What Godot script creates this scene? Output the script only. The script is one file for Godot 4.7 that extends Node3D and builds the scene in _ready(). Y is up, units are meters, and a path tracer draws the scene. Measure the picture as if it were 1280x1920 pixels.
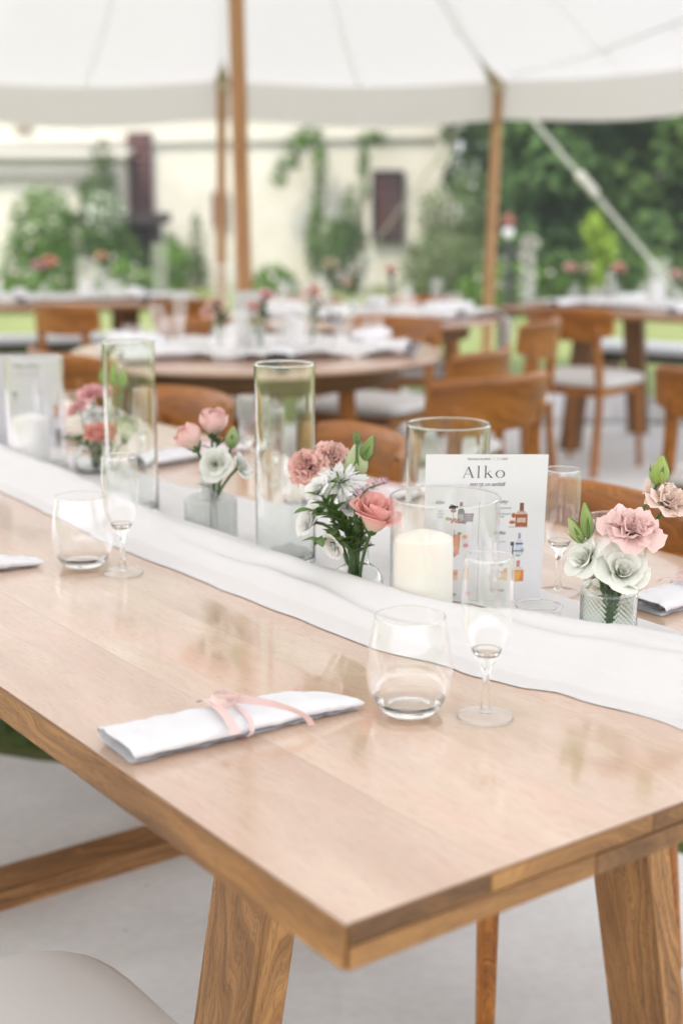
extends Node3D
# A long oak table laid for a garden wedding meal under a white pole tent.

var M := {}
var taken := {}

# ---------------------------------------------------------------- mesh builder
# Triangles are counter-clockwise from outside while collected; done() turns them clockwise for Godot.
class Shape:
	var v := PackedVector3Array()
	var n := PackedVector3Array()
	var uv := PackedVector2Array()
	var col := PackedColorArray()
	var idx := PackedInt32Array()
	var tint := Color.WHITE

	func quad_idx(a: int, b: int, c: int, d: int) -> void:
		idx.append_array(PackedInt32Array([a, b, c, a, c, d]))

	# rows of equally many points; wrap joins the last column to the first. solid: turn it outwards by its signed volume.
	func grid(rows: Array, wrap := false, solid := false, colors: Array = [], uvs := Vector2(1, 1)) -> void:
		var first := v.size()
		var R := rows.size()
		var C: int = rows[0].size()
		for i in R:
			var row: PackedVector3Array = rows[i]
			for j in C:
				v.append(row[j])
				n.append(Vector3.ZERO)
				uv.append(Vector2(float(j) / maxf(1.0, C - 1) * uvs.x, float(i) / maxf(1.0, R - 1) * uvs.y))
				col.append(colors[i][j] if colors.size() else tint)
		var t := PackedInt32Array()
		for i in R - 1:
			for j in (C if wrap else C - 1):
				var j2 := (j + 1) % C
				var a := first + i * C + j
				var b := first + i * C + j2
				var c := first + (i + 1) * C + j2
				var d := first + (i + 1) * C + j
				t.append_array(PackedInt32Array([a, b, c, a, c, d]))
		_add(t, first, solid)

	func _add(t: PackedInt32Array, first: int, solid: bool) -> void:
		var vol := 0.0
		for k in range(0, t.size(), 3):
			var a := v[t[k]]
			var b := v[t[k + 1]]
			var c := v[t[k + 2]]
			var f := (b - a).cross(c - a)
			n[t[k]] += f
			n[t[k + 1]] += f
			n[t[k + 2]] += f
			vol += a.dot(b.cross(c))
		var turn := solid and vol < 0.0
		for k in range(first, v.size()):
			n[k] = (-n[k] if turn else n[k]).normalized()
		if turn:
			for k in range(0, t.size(), 3):
				var s := t[k]
				t[k] = t[k + 1]
				t[k + 1] = s
		idx.append_array(t)

	func lathe(profile: PackedVector2Array, segs := 40, at := Vector3.ZERO, axis := Vector3.UP, solid := true, bumps: Variant = null) -> void:
		var q := Quaternion(Vector3.UP, axis.normalized()) if axis.normalized().dot(Vector3.UP) > -0.999 else Quaternion(Vector3.RIGHT, PI)
		var rows := []
		for p in profile:
			var row := PackedVector3Array()
			for j in segs:
				var a := TAU * j / segs
				var r := p.x
				if bumps != null:
					r += bumps.call(a, p.y, p.x)
				row.append(q * Vector3(cos(a) * r, p.y, sin(a) * r))
			rows.append(row)
		# measured about its own centre, then moved
		var first := v.size()
		grid(rows, true, solid)
		for k in range(first, v.size()):
			v[k] += at

	func tube(pts: PackedVector3Array, r0: float, r1: float, segs := 8, flat := 1.0) -> void:
		var rows := []
		var side := Vector3.ZERO
		var N := pts.size()
		for i in N:
			var d := (pts[mini(i + 1, N - 1)] - pts[maxi(i - 1, 0)]).normalized()
			if side == Vector3.ZERO:
				side = d.cross(Vector3.UP if absf(d.y) < 0.9 else Vector3.RIGHT).normalized()
			side = (side - d * side.dot(d)).normalized()
			var up := side.cross(d)
			var r := lerpf(r0, r1, float(i) / (N - 1))
			for cap in (2 if i == 0 or i == N - 1 else 1):
				var rr := r
				if i == 0 and cap == 0 or i == N - 1 and cap == 1:
					rr = r * 0.02
				var row := PackedVector3Array()
				for j in segs:
					var a := TAU * j / segs
					row.append(pts[i] + (side * cos(a) + up * sin(a) * flat) * rr)
				rows.append(row)
		grid(rows, true, false)

	# a chamfered box; the long side runs along the texture's U
	func box(size: Vector3, tf := Transform3D.IDENTITY, bevel := 0.003, uvo := Vector2.ZERO, taper := Vector2.ONE) -> void:
		var h := size / 2.0
		var b := minf(bevel, minf(h.x, minf(h.y, h.z)) * 0.9)
		var first := v.size()
		var where := {}
		var long := 0 if size.x >= size.y and size.x >= size.z else (1 if size.y >= size.z else 2)
		for ax in 3:
			for s in [-1.0, 1.0]:
				for q in [[-1.0, -1.0], [1.0, -1.0], [1.0, 1.0], [-1.0, 1.0]]:
					var p := Vector3.ZERO
					var a1: int = (ax + 1) % 3
					var a2: int = (ax + 2) % 3
					p[ax] = s * h[ax]
					p[a1] = q[0] * (h[a1] - b)
					p[a2] = q[1] * (h[a2] - b)
					var nn := Vector3.ZERO
					nn[ax] = s
					where[[ax, s, a1, q[0], q[1]]] = v.size()
					var w := Vector2(p[a1], p[a2])
					if a2 == long:
						w = Vector2(p[a2], p[a1])
					elif a1 != long:
						w = Vector2(p[a1] * 0.25, p[a2])
					uv.append(w + uvo + Vector2(0.0, 0.137 * ax + (0.07 if s > 0 else 0.0)))
					var k := (p.y / size.y + 0.5)
					p.x *= lerpf(1.0, taper.x, 1.0 - k)
					p.z *= lerpf(1.0, taper.y, 1.0 - k)
					v.append(tf * p)
					n.append((tf.basis * nn).normalized())
					col.append(tint)
		var face := func(ax, s): return range(first + (ax * 2 + (0 if s < 0 else 1)) * 4, first + (ax * 2 + (0 if s < 0 else 1)) * 4 + 4)
		var mirrored := tf.basis.determinant() < 0
		var put := func(l: Array):
			var o := (v[l[1]] - v[l[0]]).cross(v[l[2]] - v[l[0]])
			var w := Vector3.ZERO
			for k in l:
				w += n[k]
			if o.dot(w) < 0:
				l.reverse()
			for k in range(1, l.size() - 1):
				idx.append_array(PackedInt32Array([l[0], l[k], l[k + 1]]))
		if mirrored:
			pass
		for ax in 3:
			for s in [-1.0, 1.0]:
				put.call(Array(face.call(ax, s)))
		# the chamfers join faces that meet
		for ax in 3:
			var a1: int = (ax + 1) % 3
			var a2: int = (ax + 2) % 3
			for s1 in [-1.0, 1.0]:
				for s2 in [-1.0, 1.0]:
					var q := []
					for e in [-1.0, 1.0]:
						# on face a1 (sign s1): its axes are a2 and ax
						q.append(where[[a1, s1, a2, s2, e]])
					for e in [1.0, -1.0]:
						# on face a2 (sign s2): its axes are ax and a1
						q.append(where[[a2, s2, ax, e, s1]])
					put.call(q)
		for sx in [-1.0, 1.0]:
			for sy in [-1.0, 1.0]:
				for sz in [-1.0, 1.0]:
					put.call([where[[0, sx, 1, sy, sz]], where[[1, sy, 2, sz, sx]], where[[2, sz, 0, sx, sy]]])

	func ball(c: Vector3, r: Vector3, segs := 14, rings := 8, wob := 0.0, sd := 0) -> void:
		var rows := []
		for i in rings + 1:
			var t := PI * i / rings
			var row := PackedVector3Array()
			for j in segs:
				var a := TAU * j / segs
				var k := 1.0 + wob * sin(a * 3.0 + sd) * sin(t * 2.0 + sd * 0.7)
				row.append(c + Vector3(cos(a) * sin(t), cos(t), sin(a) * sin(t)) * r * k)
			rows.append(row)
		var first := v.size()
		for row in rows:
			for j in row.size():
				row[j] -= c
		grid(rows, true, true)
		for k in range(first, v.size()):
			v[k] += c

	func done() -> ArrayMesh:
		var a := []
		a.resize(Mesh.ARRAY_MAX)
		a[Mesh.ARRAY_VERTEX] = v
		a[Mesh.ARRAY_NORMAL] = n
		a[Mesh.ARRAY_TEX_UV] = uv
		a[Mesh.ARRAY_COLOR] = col
		var t := idx.duplicate()
		for k in range(0, t.size(), 3):
			var s := t[k + 1]
			t[k + 1] = t[k + 2]
			t[k + 2] = s
		a[Mesh.ARRAY_INDEX] = t
		var m := ArrayMesh.new()
		m.add_surface_from_arrays(Mesh.PRIMITIVE_TRIANGLES, a)
		return m

# ---------------------------------------------------------------- objects
func numbered(called: String) -> String:
	var k: int = taken.get(called, -1) + 1
	taken[called] = k
	return called if k == 0 else "%s_%03d" % [called, k]

func tag(o: Node, label: String, category: String, group := "") -> Node:
	o.set_meta("label", label)
	o.set_meta("category", category)
	if group:
		o.set_meta("group", group)
	return o

func thing(called: String, label: String, category: String, at := Vector3.ZERO, turn := 0.0, group := "") -> Node3D:
	var o := Node3D.new()
	o.name = numbered(called)
	add_child(o)
	o.position = at
	o.rotation.y = turn
	tag(o, label, category, group)
	return o

func part(called: String, shape, mat: Material, parent: Node3D, at := Vector3.ZERO) -> MeshInstance3D:
	var o := MeshInstance3D.new()
	o.mesh = shape.done() if shape is Shape else shape
	o.material_override = mat
	o.position = at
	if parent == self:
		o.name = numbered(called)
		add_child(o)
	else:
		o.name = called
		parent.add_child(o, true)
	return o

func lone(called: String, shape, mat: Material, label: String, category: String, at := Vector3.ZERO, group := "") -> MeshInstance3D:
	var o := part(called, shape, mat, self, at)
	tag(o, label, category, group)
	return o

func struct(called: String, shape, mat: Material, at := Vector3.ZERO) -> MeshInstance3D:
	var o := part(called, shape, mat, self, at)
	o.set_meta("kind", "structure")
	return o

func dup(src: Node3D, called: String, label: String, at: Vector3, turn := 0.0, scl := 1.0) -> Node3D:
	var c: Node3D = src.duplicate()
	c.name = numbered(called)
	add_child(c)
	c.position = at
	c.rotation.y = turn
	c.scale = Vector3.ONE * scl
	c.set_meta("label", label)
	return c

# ---------------------------------------------------------------- textures and materials
func tex(w: int, h: int, f: Callable) -> ImageTexture:
	var im := Image.create(w, h, false, Image.FORMAT_RGB8)
	for y in h:
		for x in w:
			im.set_pixel(x, y, f.call(x, y))
	im.generate_mipmaps()
	return ImageTexture.create_from_image(im)

func noise(sd: int, freq: float, oct := 3) -> FastNoiseLite:
	var f := FastNoiseLite.new()
	f.seed = sd
	f.frequency = freq
	f.noise_type = FastNoiseLite.TYPE_SIMPLEX_SMOOTH
	f.fractal_octaves = oct
	return f

func lin(r: float, g: float, b: float, a := 1.0) -> Color:
	var c := Color(r, g, b).linear_to_srgb()
	c.a = a
	return c

func mat(c: Color, rough := 0.7, spec := 0.5) -> StandardMaterial3D:
	var m := StandardMaterial3D.new()
	m.albedo_color = c
	m.roughness = rough
	m.metallic_specular = spec
	m.cull_mode = BaseMaterial3D.CULL_DISABLED
	return m

func painted(rough := 0.6, through := 0.0) -> StandardMaterial3D:
	var m := mat(Color.WHITE, rough)
	m.vertex_color_use_as_albedo = true
	if through > 0.0:
		m.backlight_enabled = true
		m.backlight = Color(through, through, through)
	return m

func wood_maps() -> Array:
	# x runs along the grain: 3.2 m by 0.64 m
	var warp := noise(3, 1.0, 2)
	var ring := noise(7, 1.0, 2)
	var fine := noise(11, 1.0, 2)
	var blot := noise(19, 1.0, 3)
	var pale := Image.create(1600, 512, false, Image.FORMAT_RGB8)
	var warm := Image.create(1600, 512, false, Image.FORMAT_RGB8)
	var pd := Color(0.79, 0.675, 0.60)
	var pl := Color(0.895, 0.80, 0.73)
	var wd := Color(0.37, 0.255, 0.15)
	var wl := Color(0.73, 0.565, 0.37)
	var pores := Color(0.29, 0.19, 0.11)
	for y in 512:
		var my := y / 800.0
		for x in 1600:
			var mx := x / 500.0
			var d := my + 0.055 * warp.get_noise_2d(mx * 1.6, my * 5.0) + 0.012 * warp.get_noise_2d(mx * 6.0 + 40.0, my * 20.0)
			var g := ring.get_noise_2d(d * 55.0, mx * 0.35)
			var s := fine.get_noise_2d(mx * 5.0, d * 420.0)
			var p := fine.get_noise_2d(mx * 26.0 + 90.0, my * 700.0)
			var b := blot.get_noise_2d(mx * 2.2, my * 7.0)
			var t := clampf(0.56 + g * 0.34 + s * 0.28 + b * 0.35, 0.0, 1.0)
			var k := clampf((p - 0.33) * 2.2, 0.0, 0.5)
			var a := pd.lerp(pl, clampf(0.58 + g * 0.13 + s * 0.15 + b * 0.6, 0.0, 1.0))
			var pink := clampf(blot.get_noise_2d(mx * 3.1 + 50.0, my * 9.0 + 20.0) * 0.9, 0.0, 1.0)
			a = a.lerp(Color(0.88, 0.715, 0.655), pink * 0.75)
			pale.set_pixel(x, y, a.lerp(pd.darkened(0.12), k * 0.6))
			warm.set_pixel(x, y, wd.lerp(wl, t).lerp(pores, k * 0.7))
	pale.generate_mipmaps()
	warm.generate_mipmaps()
	return [ImageTexture.create_from_image(pale), ImageTexture.create_from_image(warm)]

func textured(t: Texture2D, tint: Color, rough: float, scale := Vector3.ONE, spec := 0.5) -> StandardMaterial3D:
	var m := mat(tint, rough, spec)
	m.albedo_texture = t
	m.uv1_scale = scale
	return m

func cloth_bump(m: StandardMaterial3D, t: Texture2D, scale: float, depth: float) -> void:
	m.uv1_triplanar = true
	m.uv1_scale = Vector3.ONE * scale
	m.heightmap_enabled = true
	m.heightmap_texture = t
	m.heightmap_scale = depth

func glass(tint := Color(0.985, 0.995, 0.99)) -> StandardMaterial3D:
	var m := StandardMaterial3D.new()
	m.albedo_color = Color(tint.r, tint.g, tint.b, 0.0)
	m.roughness = 0.0
	m.refraction_enabled = true
	m.refraction_scale = 0.05
	return m

func make_materials() -> void:
	var wm := wood_maps()
	var to_uv := Vector3(1.0 / 3.2, 1.0 / 0.64, 1)
	var sn := noise(5, 0.012)
	var sheen := tex(256, 256, func(x, y):
		var k: float = 0.10 + 0.05 * sn.get_noise_2d(x, y) + 0.05 * sn.get_noise_2d(x * 5.0, y * 5.0)
		return Color(k, k, k))
	for k in 4:
		var tones := [Color(1.0, 0.99, 0.96), Color(0.97, 0.955, 0.93), Color(1.0, 0.975, 0.95), Color(0.985, 0.98, 0.95)]
		var m := textured(wm[0], tones[k], 1.0, to_uv, 0.70)
		m.roughness_texture = sheen
		m.clearcoat_enabled = true
		m.clearcoat = 0.5
		m.clearcoat_roughness = 0.11
		M["top%d" % k] = m
	M.oak = textured(wm[1], Color(1.0, 0.95, 0.86), 0.5, to_uv)
	M.oak_dark = textured(wm[1], Color(0.80, 0.75, 0.70), 0.55, to_uv)
	M.oak_light = textured(wm[1], Color(1.25, 1.22, 1.15), 0.5, to_uv)
	M.beech = textured(wm[1], Color(1.06, 0.88, 0.57), 0.38, to_uv)
	M.beech_b = textured(wm[1], Color(0.97, 0.80, 0.50), 0.38, to_uv)
	M.far_top = textured(wm[0], Color(0.93, 0.88, 0.84), 0.18, to_uv, 0.75)
	M.pole = textured(wm[0], Color(0.84, 0.72, 0.55), 0.6, to_uv)
	var weave := tex(256, 256, func(x, y):
		var k: float = 0.5 + 0.25 * sin(x * PI / 4.0) * (1.0 if (y / 4) % 2 == 0 else -1.0) + 0.25 * sin(y * PI / 4.0)
		return Color(k, k, k))
	M.runner = mat(lin(0.80, 0.795, 0.79), 0.85, 0.3)
	cloth_bump(M.runner, weave, 18.0, 0.035)
	M.runner.backlight_enabled = true
	M.runner.backlight = Color(0.35, 0.35, 0.35)
	M.napkin = mat(lin(0.86, 0.865, 0.89), 0.8, 0.3)
	cloth_bump(M.napkin, weave, 26.0, 0.03)
	M.ribbon = mat(lin(0.80, 0.59, 0.56), 0.4, 0.5)
	M.ribbon.rim_enabled = true
	M.ribbon.rim = 0.4
	M.cushion = mat(lin(0.67, 0.655, 0.635), 0.9, 0.2)
	cloth_bump(M.cushion, weave, 9.0, 0.03)
	M.bench_pad = mat(lin(0.62, 0.63, 0.64), 0.9, 0.2)
	M.canvas = mat(lin(0.80, 0.775, 0.775), 0.9, 0.1)
	M.canvas.backlight_enabled = true
	M.canvas.backlight = lin(0.370, 0.354, 0.362)
	M.valance = mat(lin(0.73, 0.69, 0.67), 0.9, 0.1)
	M.valance.backlight_enabled = true
	M.valance.backlight = lin(0.37, 0.342, 0.335)
	M.seam = mat(lin(0.88, 0.87, 0.85), 0.9, 0.1)
	M.seam.backlight_enabled = true
	M.seam.backlight = lin(0.9, 0.9, 0.9)
	M.webbing = mat(lin(0.40, 0.40, 0.34), 0.8, 0.2)
	M.leather = mat(lin(0.58, 0.50, 0.35), 0.7, 0.3)
	M.rope = mat(lin(0.32, 0.33, 0.27), 0.9, 0.1)
	M.glass = glass()
	M.green_glass = glass(Color(0.955, 0.98, 0.962))
	M.clear = mat(Color(1, 1, 1, 0.025), 0.0, 0.7)
	M.clear.transparency = BaseMaterial3D.TRANSPARENCY_ALPHA
	M.thin = mat(Color(1, 1, 1, 0.13), 0.02, 0.5)
	M.thin.transparency = BaseMaterial3D.TRANSPARENCY_ALPHA
	M.frost = mat(Color(0.97, 0.98, 0.97, 0.24), 0.2, 0.5)
	M.frost.refraction_enabled = true
	M.frost.refraction_scale = 0.05
	M.water = StandardMaterial3D.new()
	M.water.albedo_color = Color(0.97, 0.99, 0.97, 0.0)
	M.water.roughness = 0.0
	M.water.refraction_enabled = true
	M.water.refraction_scale = 0.033
	M.wax = mat(lin(0.90, 0.885, 0.79), 0.5, 0.4)
	M.wax.subsurf_scatter_enabled = true
	M.wax.subsurf_scatter_strength = 0.5
	M.white_wax = mat(lin(0.84, 0.84, 0.82), 0.5, 0.4)
	M.wick = mat(lin(0.05, 0.045, 0.04), 0.9)
	M.paper = mat(lin(0.80, 0.80, 0.82), 0.6, 0.4)
	M.ink = mat(lin(0.03, 0.03, 0.035), 0.6, 0.3)
	M.grey_ink = mat(lin(0.20, 0.20, 0.21), 0.6, 0.3)
	M.black = mat(lin(0.02, 0.02, 0.02), 0.5)
	M.petal = painted(0.7, 0.6)
	M.petal.rim_enabled = true
	M.petal.rim = 0.6
	M.petal.rim_tint = 0.7
	var vn := noise(71, 1.0, 2)
	var veins := tex(192, 96, func(x, y):
		var k: float = 0.5 + 0.35 * vn.get_noise_2d(x * 0.22, y * 0.03) + 0.25 * vn.get_noise_2d(x * 0.06, y * 0.07 + 90.0)
		return Color(k, k, k))
	M.petal.heightmap_enabled = true
	M.petal.heightmap_texture = veins
	M.petal.heightmap_scale = 0.04
	M.leaf = painted(0.5, 0.25)
	M.foliage = painted(0.75, 0.5)
	M.foliage.metallic_specular = 0.2
	M.lawn_blade = painted(0.6, 0.4)
	var ln := noise(31, 0.02, 4)
	var lawn := tex(512, 512, func(x, y):
		var a := ln.get_noise_2d(x, y) * 0.5 + ln.get_noise_2d(x * 7.0, y * 7.0) * 0.5
		return Color(0.375, 0.41, 0.255).lerp(Color(0.475, 0.50, 0.335), clampf(0.5 + a, 0, 1)))
	M.lawn = textured(lawn, Color.WHITE, 0.95, Vector3.ONE, 0.1)
	M.lawn.uv1_triplanar = true
	M.lawn.uv1_world_triplanar = true
	M.lawn.uv1_scale = Vector3.ONE * 0.21
	var cn := noise(41, 0.011, 4)
	var carpet := tex(512, 512, func(x, y):
		var a := cn.get_noise_2d(x, y) * 0.07 + cn.get_noise_2d(x * 9.0, y * 9.0) * 0.04
		var k := clampf(0.885 + a * 0.55, 0, 1)
		var spot := 1.0 if cn.get_noise_2d(x * 3.3 + 300.0, y * 3.3) < 0.70 else 0.75
		return Color(k * spot, k * spot, k * 0.995 * spot))
	M.carpet = textured(carpet, Color(1.0, 1.0, 0.99), 0.95, Vector3.ONE, 0.1)
	M.carpet.uv1_triplanar = true
	M.carpet.uv1_world_triplanar = true
	M.carpet.uv1_scale = Vector3.ONE * 0.53
	var pn := noise(51, 0.02, 4)
	var plaster := tex(256, 256, func(x, y):
		var k := clampf(0.5 + pn.get_noise_2d(x, y) * 0.6, 0, 1)
		return lin(0.46, 0.44, 0.36).lerp(lin(0.53, 0.51, 0.435), k))
	M.plaster = textured(plaster, Color.WHITE, 0.95, Vector3.ONE, 0.1)
	M.plaster.uv1_triplanar = true
	M.plaster.uv1_scale = Vector3.ONE * 0.4
	M.trim = mat(lin(0.34, 0.33, 0.29), 0.9, 0.1)
	M.shutter = mat(lin(0.085, 0.045, 0.042), 0.7, 0.2)
	M.shutter_red = mat(lin(0.13, 0.05, 0.04), 0.7, 0.2)
	M.dark_wood = mat(lin(0.035, 0.03, 0.026), 0.8, 0.2)
	M.dark_pane = mat(lin(0.025, 0.028, 0.03), 0.15, 0.5)
	M.bark = mat(lin(0.10, 0.08, 0.06), 0.95, 0.1)
	M.lamp_white = mat(lin(0.6, 0.6, 0.6), 0.3)

# ---------------------------------------------------------------- the long table's own directions
const CORNER := Vector3(0.00316, 0.76, -0.94319)
const ACROSS := Vector3(0.80984, 0, -0.58665)
const ALONG := Vector3(-0.58665, 0, -0.80984)

func on_table(u: float, w: float, h := 0.0) -> Vector3:
	return CORNER + ACROSS * u + ALONG * w + Vector3(0, h, 0)

# ---------------------------------------------------------------- furniture
func chair_model(called: String, label: String, wood: Material, group: String) -> Node3D:
	# local: seat centre at the origin of the floor, the sitter looks along -Z
	var t := thing(called, label, "chair", Vector3.ZERO, 0.0, group)
	# curved plywood back: an arc in plan, with rounded lower corners
	var s := Shape.new()
	var outer := []
	for side in 2:
		var rows := []
		for i in 9:
			var row := PackedVector3Array()
			for j in 21:
				var a := lerpf(-1.0, 1.0, j / 20.0)
				var low := 0.655 + 0.035 * pow(absf(a), 4.0)
				var high := 0.805 - 0.012 * pow(absf(a), 8.0)
				var yy := lerpf(low, high, i / 8.0)
				var z := 0.245 - 0.085 * a * a + (yy - 0.6) * 0.12
				row.append(Vector3(a * 0.235, yy, z + (0.009 if side == 0 else -0.009)))
			rows.append(row)
		outer.append(rows)
	# one closed ring of rows: front face up, over the rounded top, back face down
	var loop := []
	for i in 9:
		loop.append(outer[0][i])
	var top := PackedVector3Array()
	for j in 21:
		top.append((outer[0][8][j] + outer[1][8][j]) / 2.0 + Vector3(0, 0.006, 0))
	loop.append(top)
	for i in 9:
		loop.append(outer[1][8 - i])
	loop.append(outer[0][0])
	s.grid(loop, false, true, [], Vector2(0.5, 0.45))
	for e in [0, 20]:
		var strip := []
		for side in 2:
			var row := PackedVector3Array()
			for i in 9:
				row.append(outer[side][i][e])
			strip.append(row)
		s.grid(strip)
	part("backrest", s, wood, t)
	for sx in [-1.0, 1.0]:
		var l := Shape.new()
		l.tube(PackedVector3Array([Vector3(sx * 0.19, 0, 0.235), Vector3(sx * 0.185, 0.3, 0.2), Vector3(sx * 0.18, 0.46, 0.19), Vector3(sx * 0.168, 0.60, 0.2), Vector3(sx * 0.163, 0.73, 0.213)]), 0.020, 0.022, 10)
		part("leg", l, wood, t)
		var f := Shape.new()
		f.tube(PackedVector3Array([Vector3(sx * 0.2, 0, -0.2), Vector3(sx * 0.19, 0.25, -0.19), Vector3(sx * 0.185, 0.43, -0.18)]), 0.014, 0.02, 10)
		part("leg", f, wood, t)
	var fr := Shape.new()
	for sx in [-1.0, 1.0]:
		fr.box(Vector3(0.022, 0.05, 0.37), Transform3D(Basis.IDENTITY, Vector3(sx * 0.175, 0.415, 0.0)), 0.003)
	for z in [-0.17, 0.18]:
		fr.box(Vector3(0.328, 0.048, 0.022), Transform3D(Basis.IDENTITY, Vector3(0, 0.414, z)), 0.003)
	part("seat_frame", fr, wood, t)
	var c := Shape.new()
	var rows := []
	for k in [[0.0, 0.436], [0.93, 0.436], [0.985, 0.443], [1.0, 0.455], [0.985, 0.468], [0.93, 0.478], [0.8, 0.485], [0.5, 0.49], [0.0, 0.492]]:
		var row := PackedVector3Array()
		for j in 40:
			var a := TAU * j / 40.0
			var q := Vector2(signf(cos(a)) * pow(absf(cos(a)), 0.42), signf(sin(a)) * pow(absf(sin(a)), 0.42))
			row.append(Vector3(q.x * 0.235 * k[0], k[1], q.y * 0.225 * k[0] - 0.005))
		rows.append(row)
	c.grid(rows, true, true)
	part("seat_cushion", c, M.cushion, t)
	return t

func put_chair(src: Node3D, called: String, label: String, at: Vector3, facing: Vector3) -> Node3D:
	return dup(src, called, label, at, atan2(-facing.x, -facing.z))

func a_leg(from: Vector3, to: Vector3, w: float, d: float, shift: float) -> Shape:
	# a flat slab leg between two points; w along Z (table length), d along X
	var s := Shape.new()
	var y := (from - to).normalized()
	var z := Vector3(0, 0, 1)
	var x := y.cross(z).normalized()
	var tf := Transform3D(Basis(x, y, z), (from + to) / 2.0)
	s.box(Vector3(d, from.distance_to(to), w), tf, 0.003, Vector2(shift, shift * 0.37))
	return s

# local: origin under the middle of the near end, the table runs along -Z, x across
func trestle_table(called: String, label: String, length: float, width: float, trestles: Array, group := "", near := false) -> Node3D:
	var t := thing(called, label, "table", Vector3.ZERO, 0.0, group)
	var n := 7 if near else 5
	var w := width / n
	for k in n:
		var s := Shape.new()
		var lip := 0.0001 if near else 0.002
		s.box(Vector3(w - lip, 0.017, length), Transform3D(Basis.IDENTITY, Vector3(-width / 2 + w * (k + 0.5), 0.7515 + 0.0001 * (k % 2), -length / 2)), 0.0002 if near else 0.0012, Vector2(0.31 * k, 0.173 * k))
		part("plank", s, (M["top%d" % ((k * 3 + 1) % 4)] if near else M.far_top), t)
	# lower layer of wider boards, set back a hair so the joint between layers shows
	var m := 4
	for k in m:
		var s := Shape.new()
		var ww := width / m
		s.box(Vector3(ww - 0.0008, 0.0198, length - 0.002 * (k % 2)), Transform3D(Basis.IDENTITY, Vector3(-width / 2 + ww * (k + 0.5) , 0.7325, -length / 2)), 0.0012, Vector2(0.47 * k + 0.2, 0.21 * k))
		part("board", s, ([M.oak, M.oak, M.oak_dark, M.oak_light][k] if near else M.oak), t)
	if near:
		# solid edge strips that hide the ends of the planks
		for k in 2:
			var s := Shape.new()
			s.box(Vector3(0.004, 0.0358, length + 0.004), Transform3D(Basis.IDENTITY, Vector3((-1 if k == 0 else 1) * (width / 2 + 0.0021), 0.7407, -length / 2)), 0.0012, Vector2(0.1, 0.3))
			part("edge_strip", s, M.oak, t)
		var x := -width / 2
		for piece in [[0.14, 0], [0.19, 1], [0.11, 0], [0.27, 1], [0.16, 0], [0.193, 1]]:
			var s := Shape.new()
			s.box(Vector3(piece[0] - 0.0008, 0.0165, 0.004), Transform3D(Basis.IDENTITY, Vector3(x + piece[0] / 2, 0.7516, 0.0021)), 0.0008, Vector2(x * 3.0, 0.4 + x))
			part("edge_strip", s, [M.oak_dark, M.oak][piece[1]], t)
			x += piece[0]
		x = -width / 2
		for piece in [[0.26, 0], [0.3, 1], [0.29, 0], [0.213, 2]]:
			var s := Shape.new()
			s.box(Vector3(piece[0] - 0.0008, 0.0194, 0.004), Transform3D(Basis.IDENTITY, Vector3(x + piece[0] / 2, 0.7326, 0.0021 + 0.0004 * piece[1])), 0.0008, Vector2(x * 2.0 + 0.5, 0.2 - x))
			part("edge_strip", s, [M.oak, M.oak_dark, M.oak_light][piece[1]], t)
			x += piece[0]
	for z in trestles:
		for sx in [-1.0, 1.0]:
			part("leg", a_leg(Vector3(sx * width * (0.242 if sx < 0 else 0.252), 0.7222, -z), Vector3(sx * width * (0.362 if sx < 0 else 0.388), 0.0 if z != 1.563 else 0.0465, -z), 0.117, 0.046, z + sx * 0.4), M.oak if near else M.oak_dark, t)
		var b := Shape.new()
		b.box(Vector3(width * 0.62, 0.05, 0.07), Transform3D(Basis.IDENTITY, Vector3(0, 0.697, -z)), 0.003, Vector2(z, 0.1))
		part("cross_rail", b, M.oak_dark, t)
		if near and z == 1.563:
			var f := Shape.new()
			f.box(Vector3(width * 0.9, 0.046, 0.105), Transform3D(Basis.IDENTITY, Vector3(0, 0.0232, -z)), 0.004, Vector2(z + 0.3, 0.3))
			part("foot_rail", f, M.oak, t)
	return t

# ---------------------------------------------------------------- glassware
func arc(points: PackedVector2Array, cx: float, cy: float, r: float, a0: float, a1: float, n: int) -> void:
	for i in n + 1:
		var a := lerpf(a0, a1, float(i) / n)
		points.append(Vector2(cx + cos(a) * r, cy + sin(a) * r))

func smooth(keys: Array, n := 5) -> PackedVector2Array:
	# Catmull-Rom through the keys
	var out := PackedVector2Array()
	for i in keys.size() - 1:
		var p0: Vector2 = keys[maxi(i - 1, 0)]
		var p3: Vector2 = keys[mini(i + 2, keys.size() - 1)]
		for k in n:
			var q: Vector2 = (keys[i] as Vector2).cubic_interpolate(keys[i + 1], p0, p3, float(k) / n)
			out.append(Vector2(maxf(q.x, 0.0), q.y))
	out.append(keys[-1])
	return out

func pairs(a: Array) -> Array:
	var r := []
	for i in range(0, a.size(), 2):
		r.append(Vector2(a[i], a[i + 1]))
	return r

func shell(keys: Array, segs := 56) -> ArrayMesh:
	var s := Shape.new()
	s.lathe(smooth(pairs(keys)), segs, Vector3.ZERO, Vector3.UP, false)
	return s.done()

func solid(keys: Array, segs := 56) -> ArrayMesh:
	var s := Shape.new()
	s.lathe(smooth(pairs(keys)), segs)
	return s.done()

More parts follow.
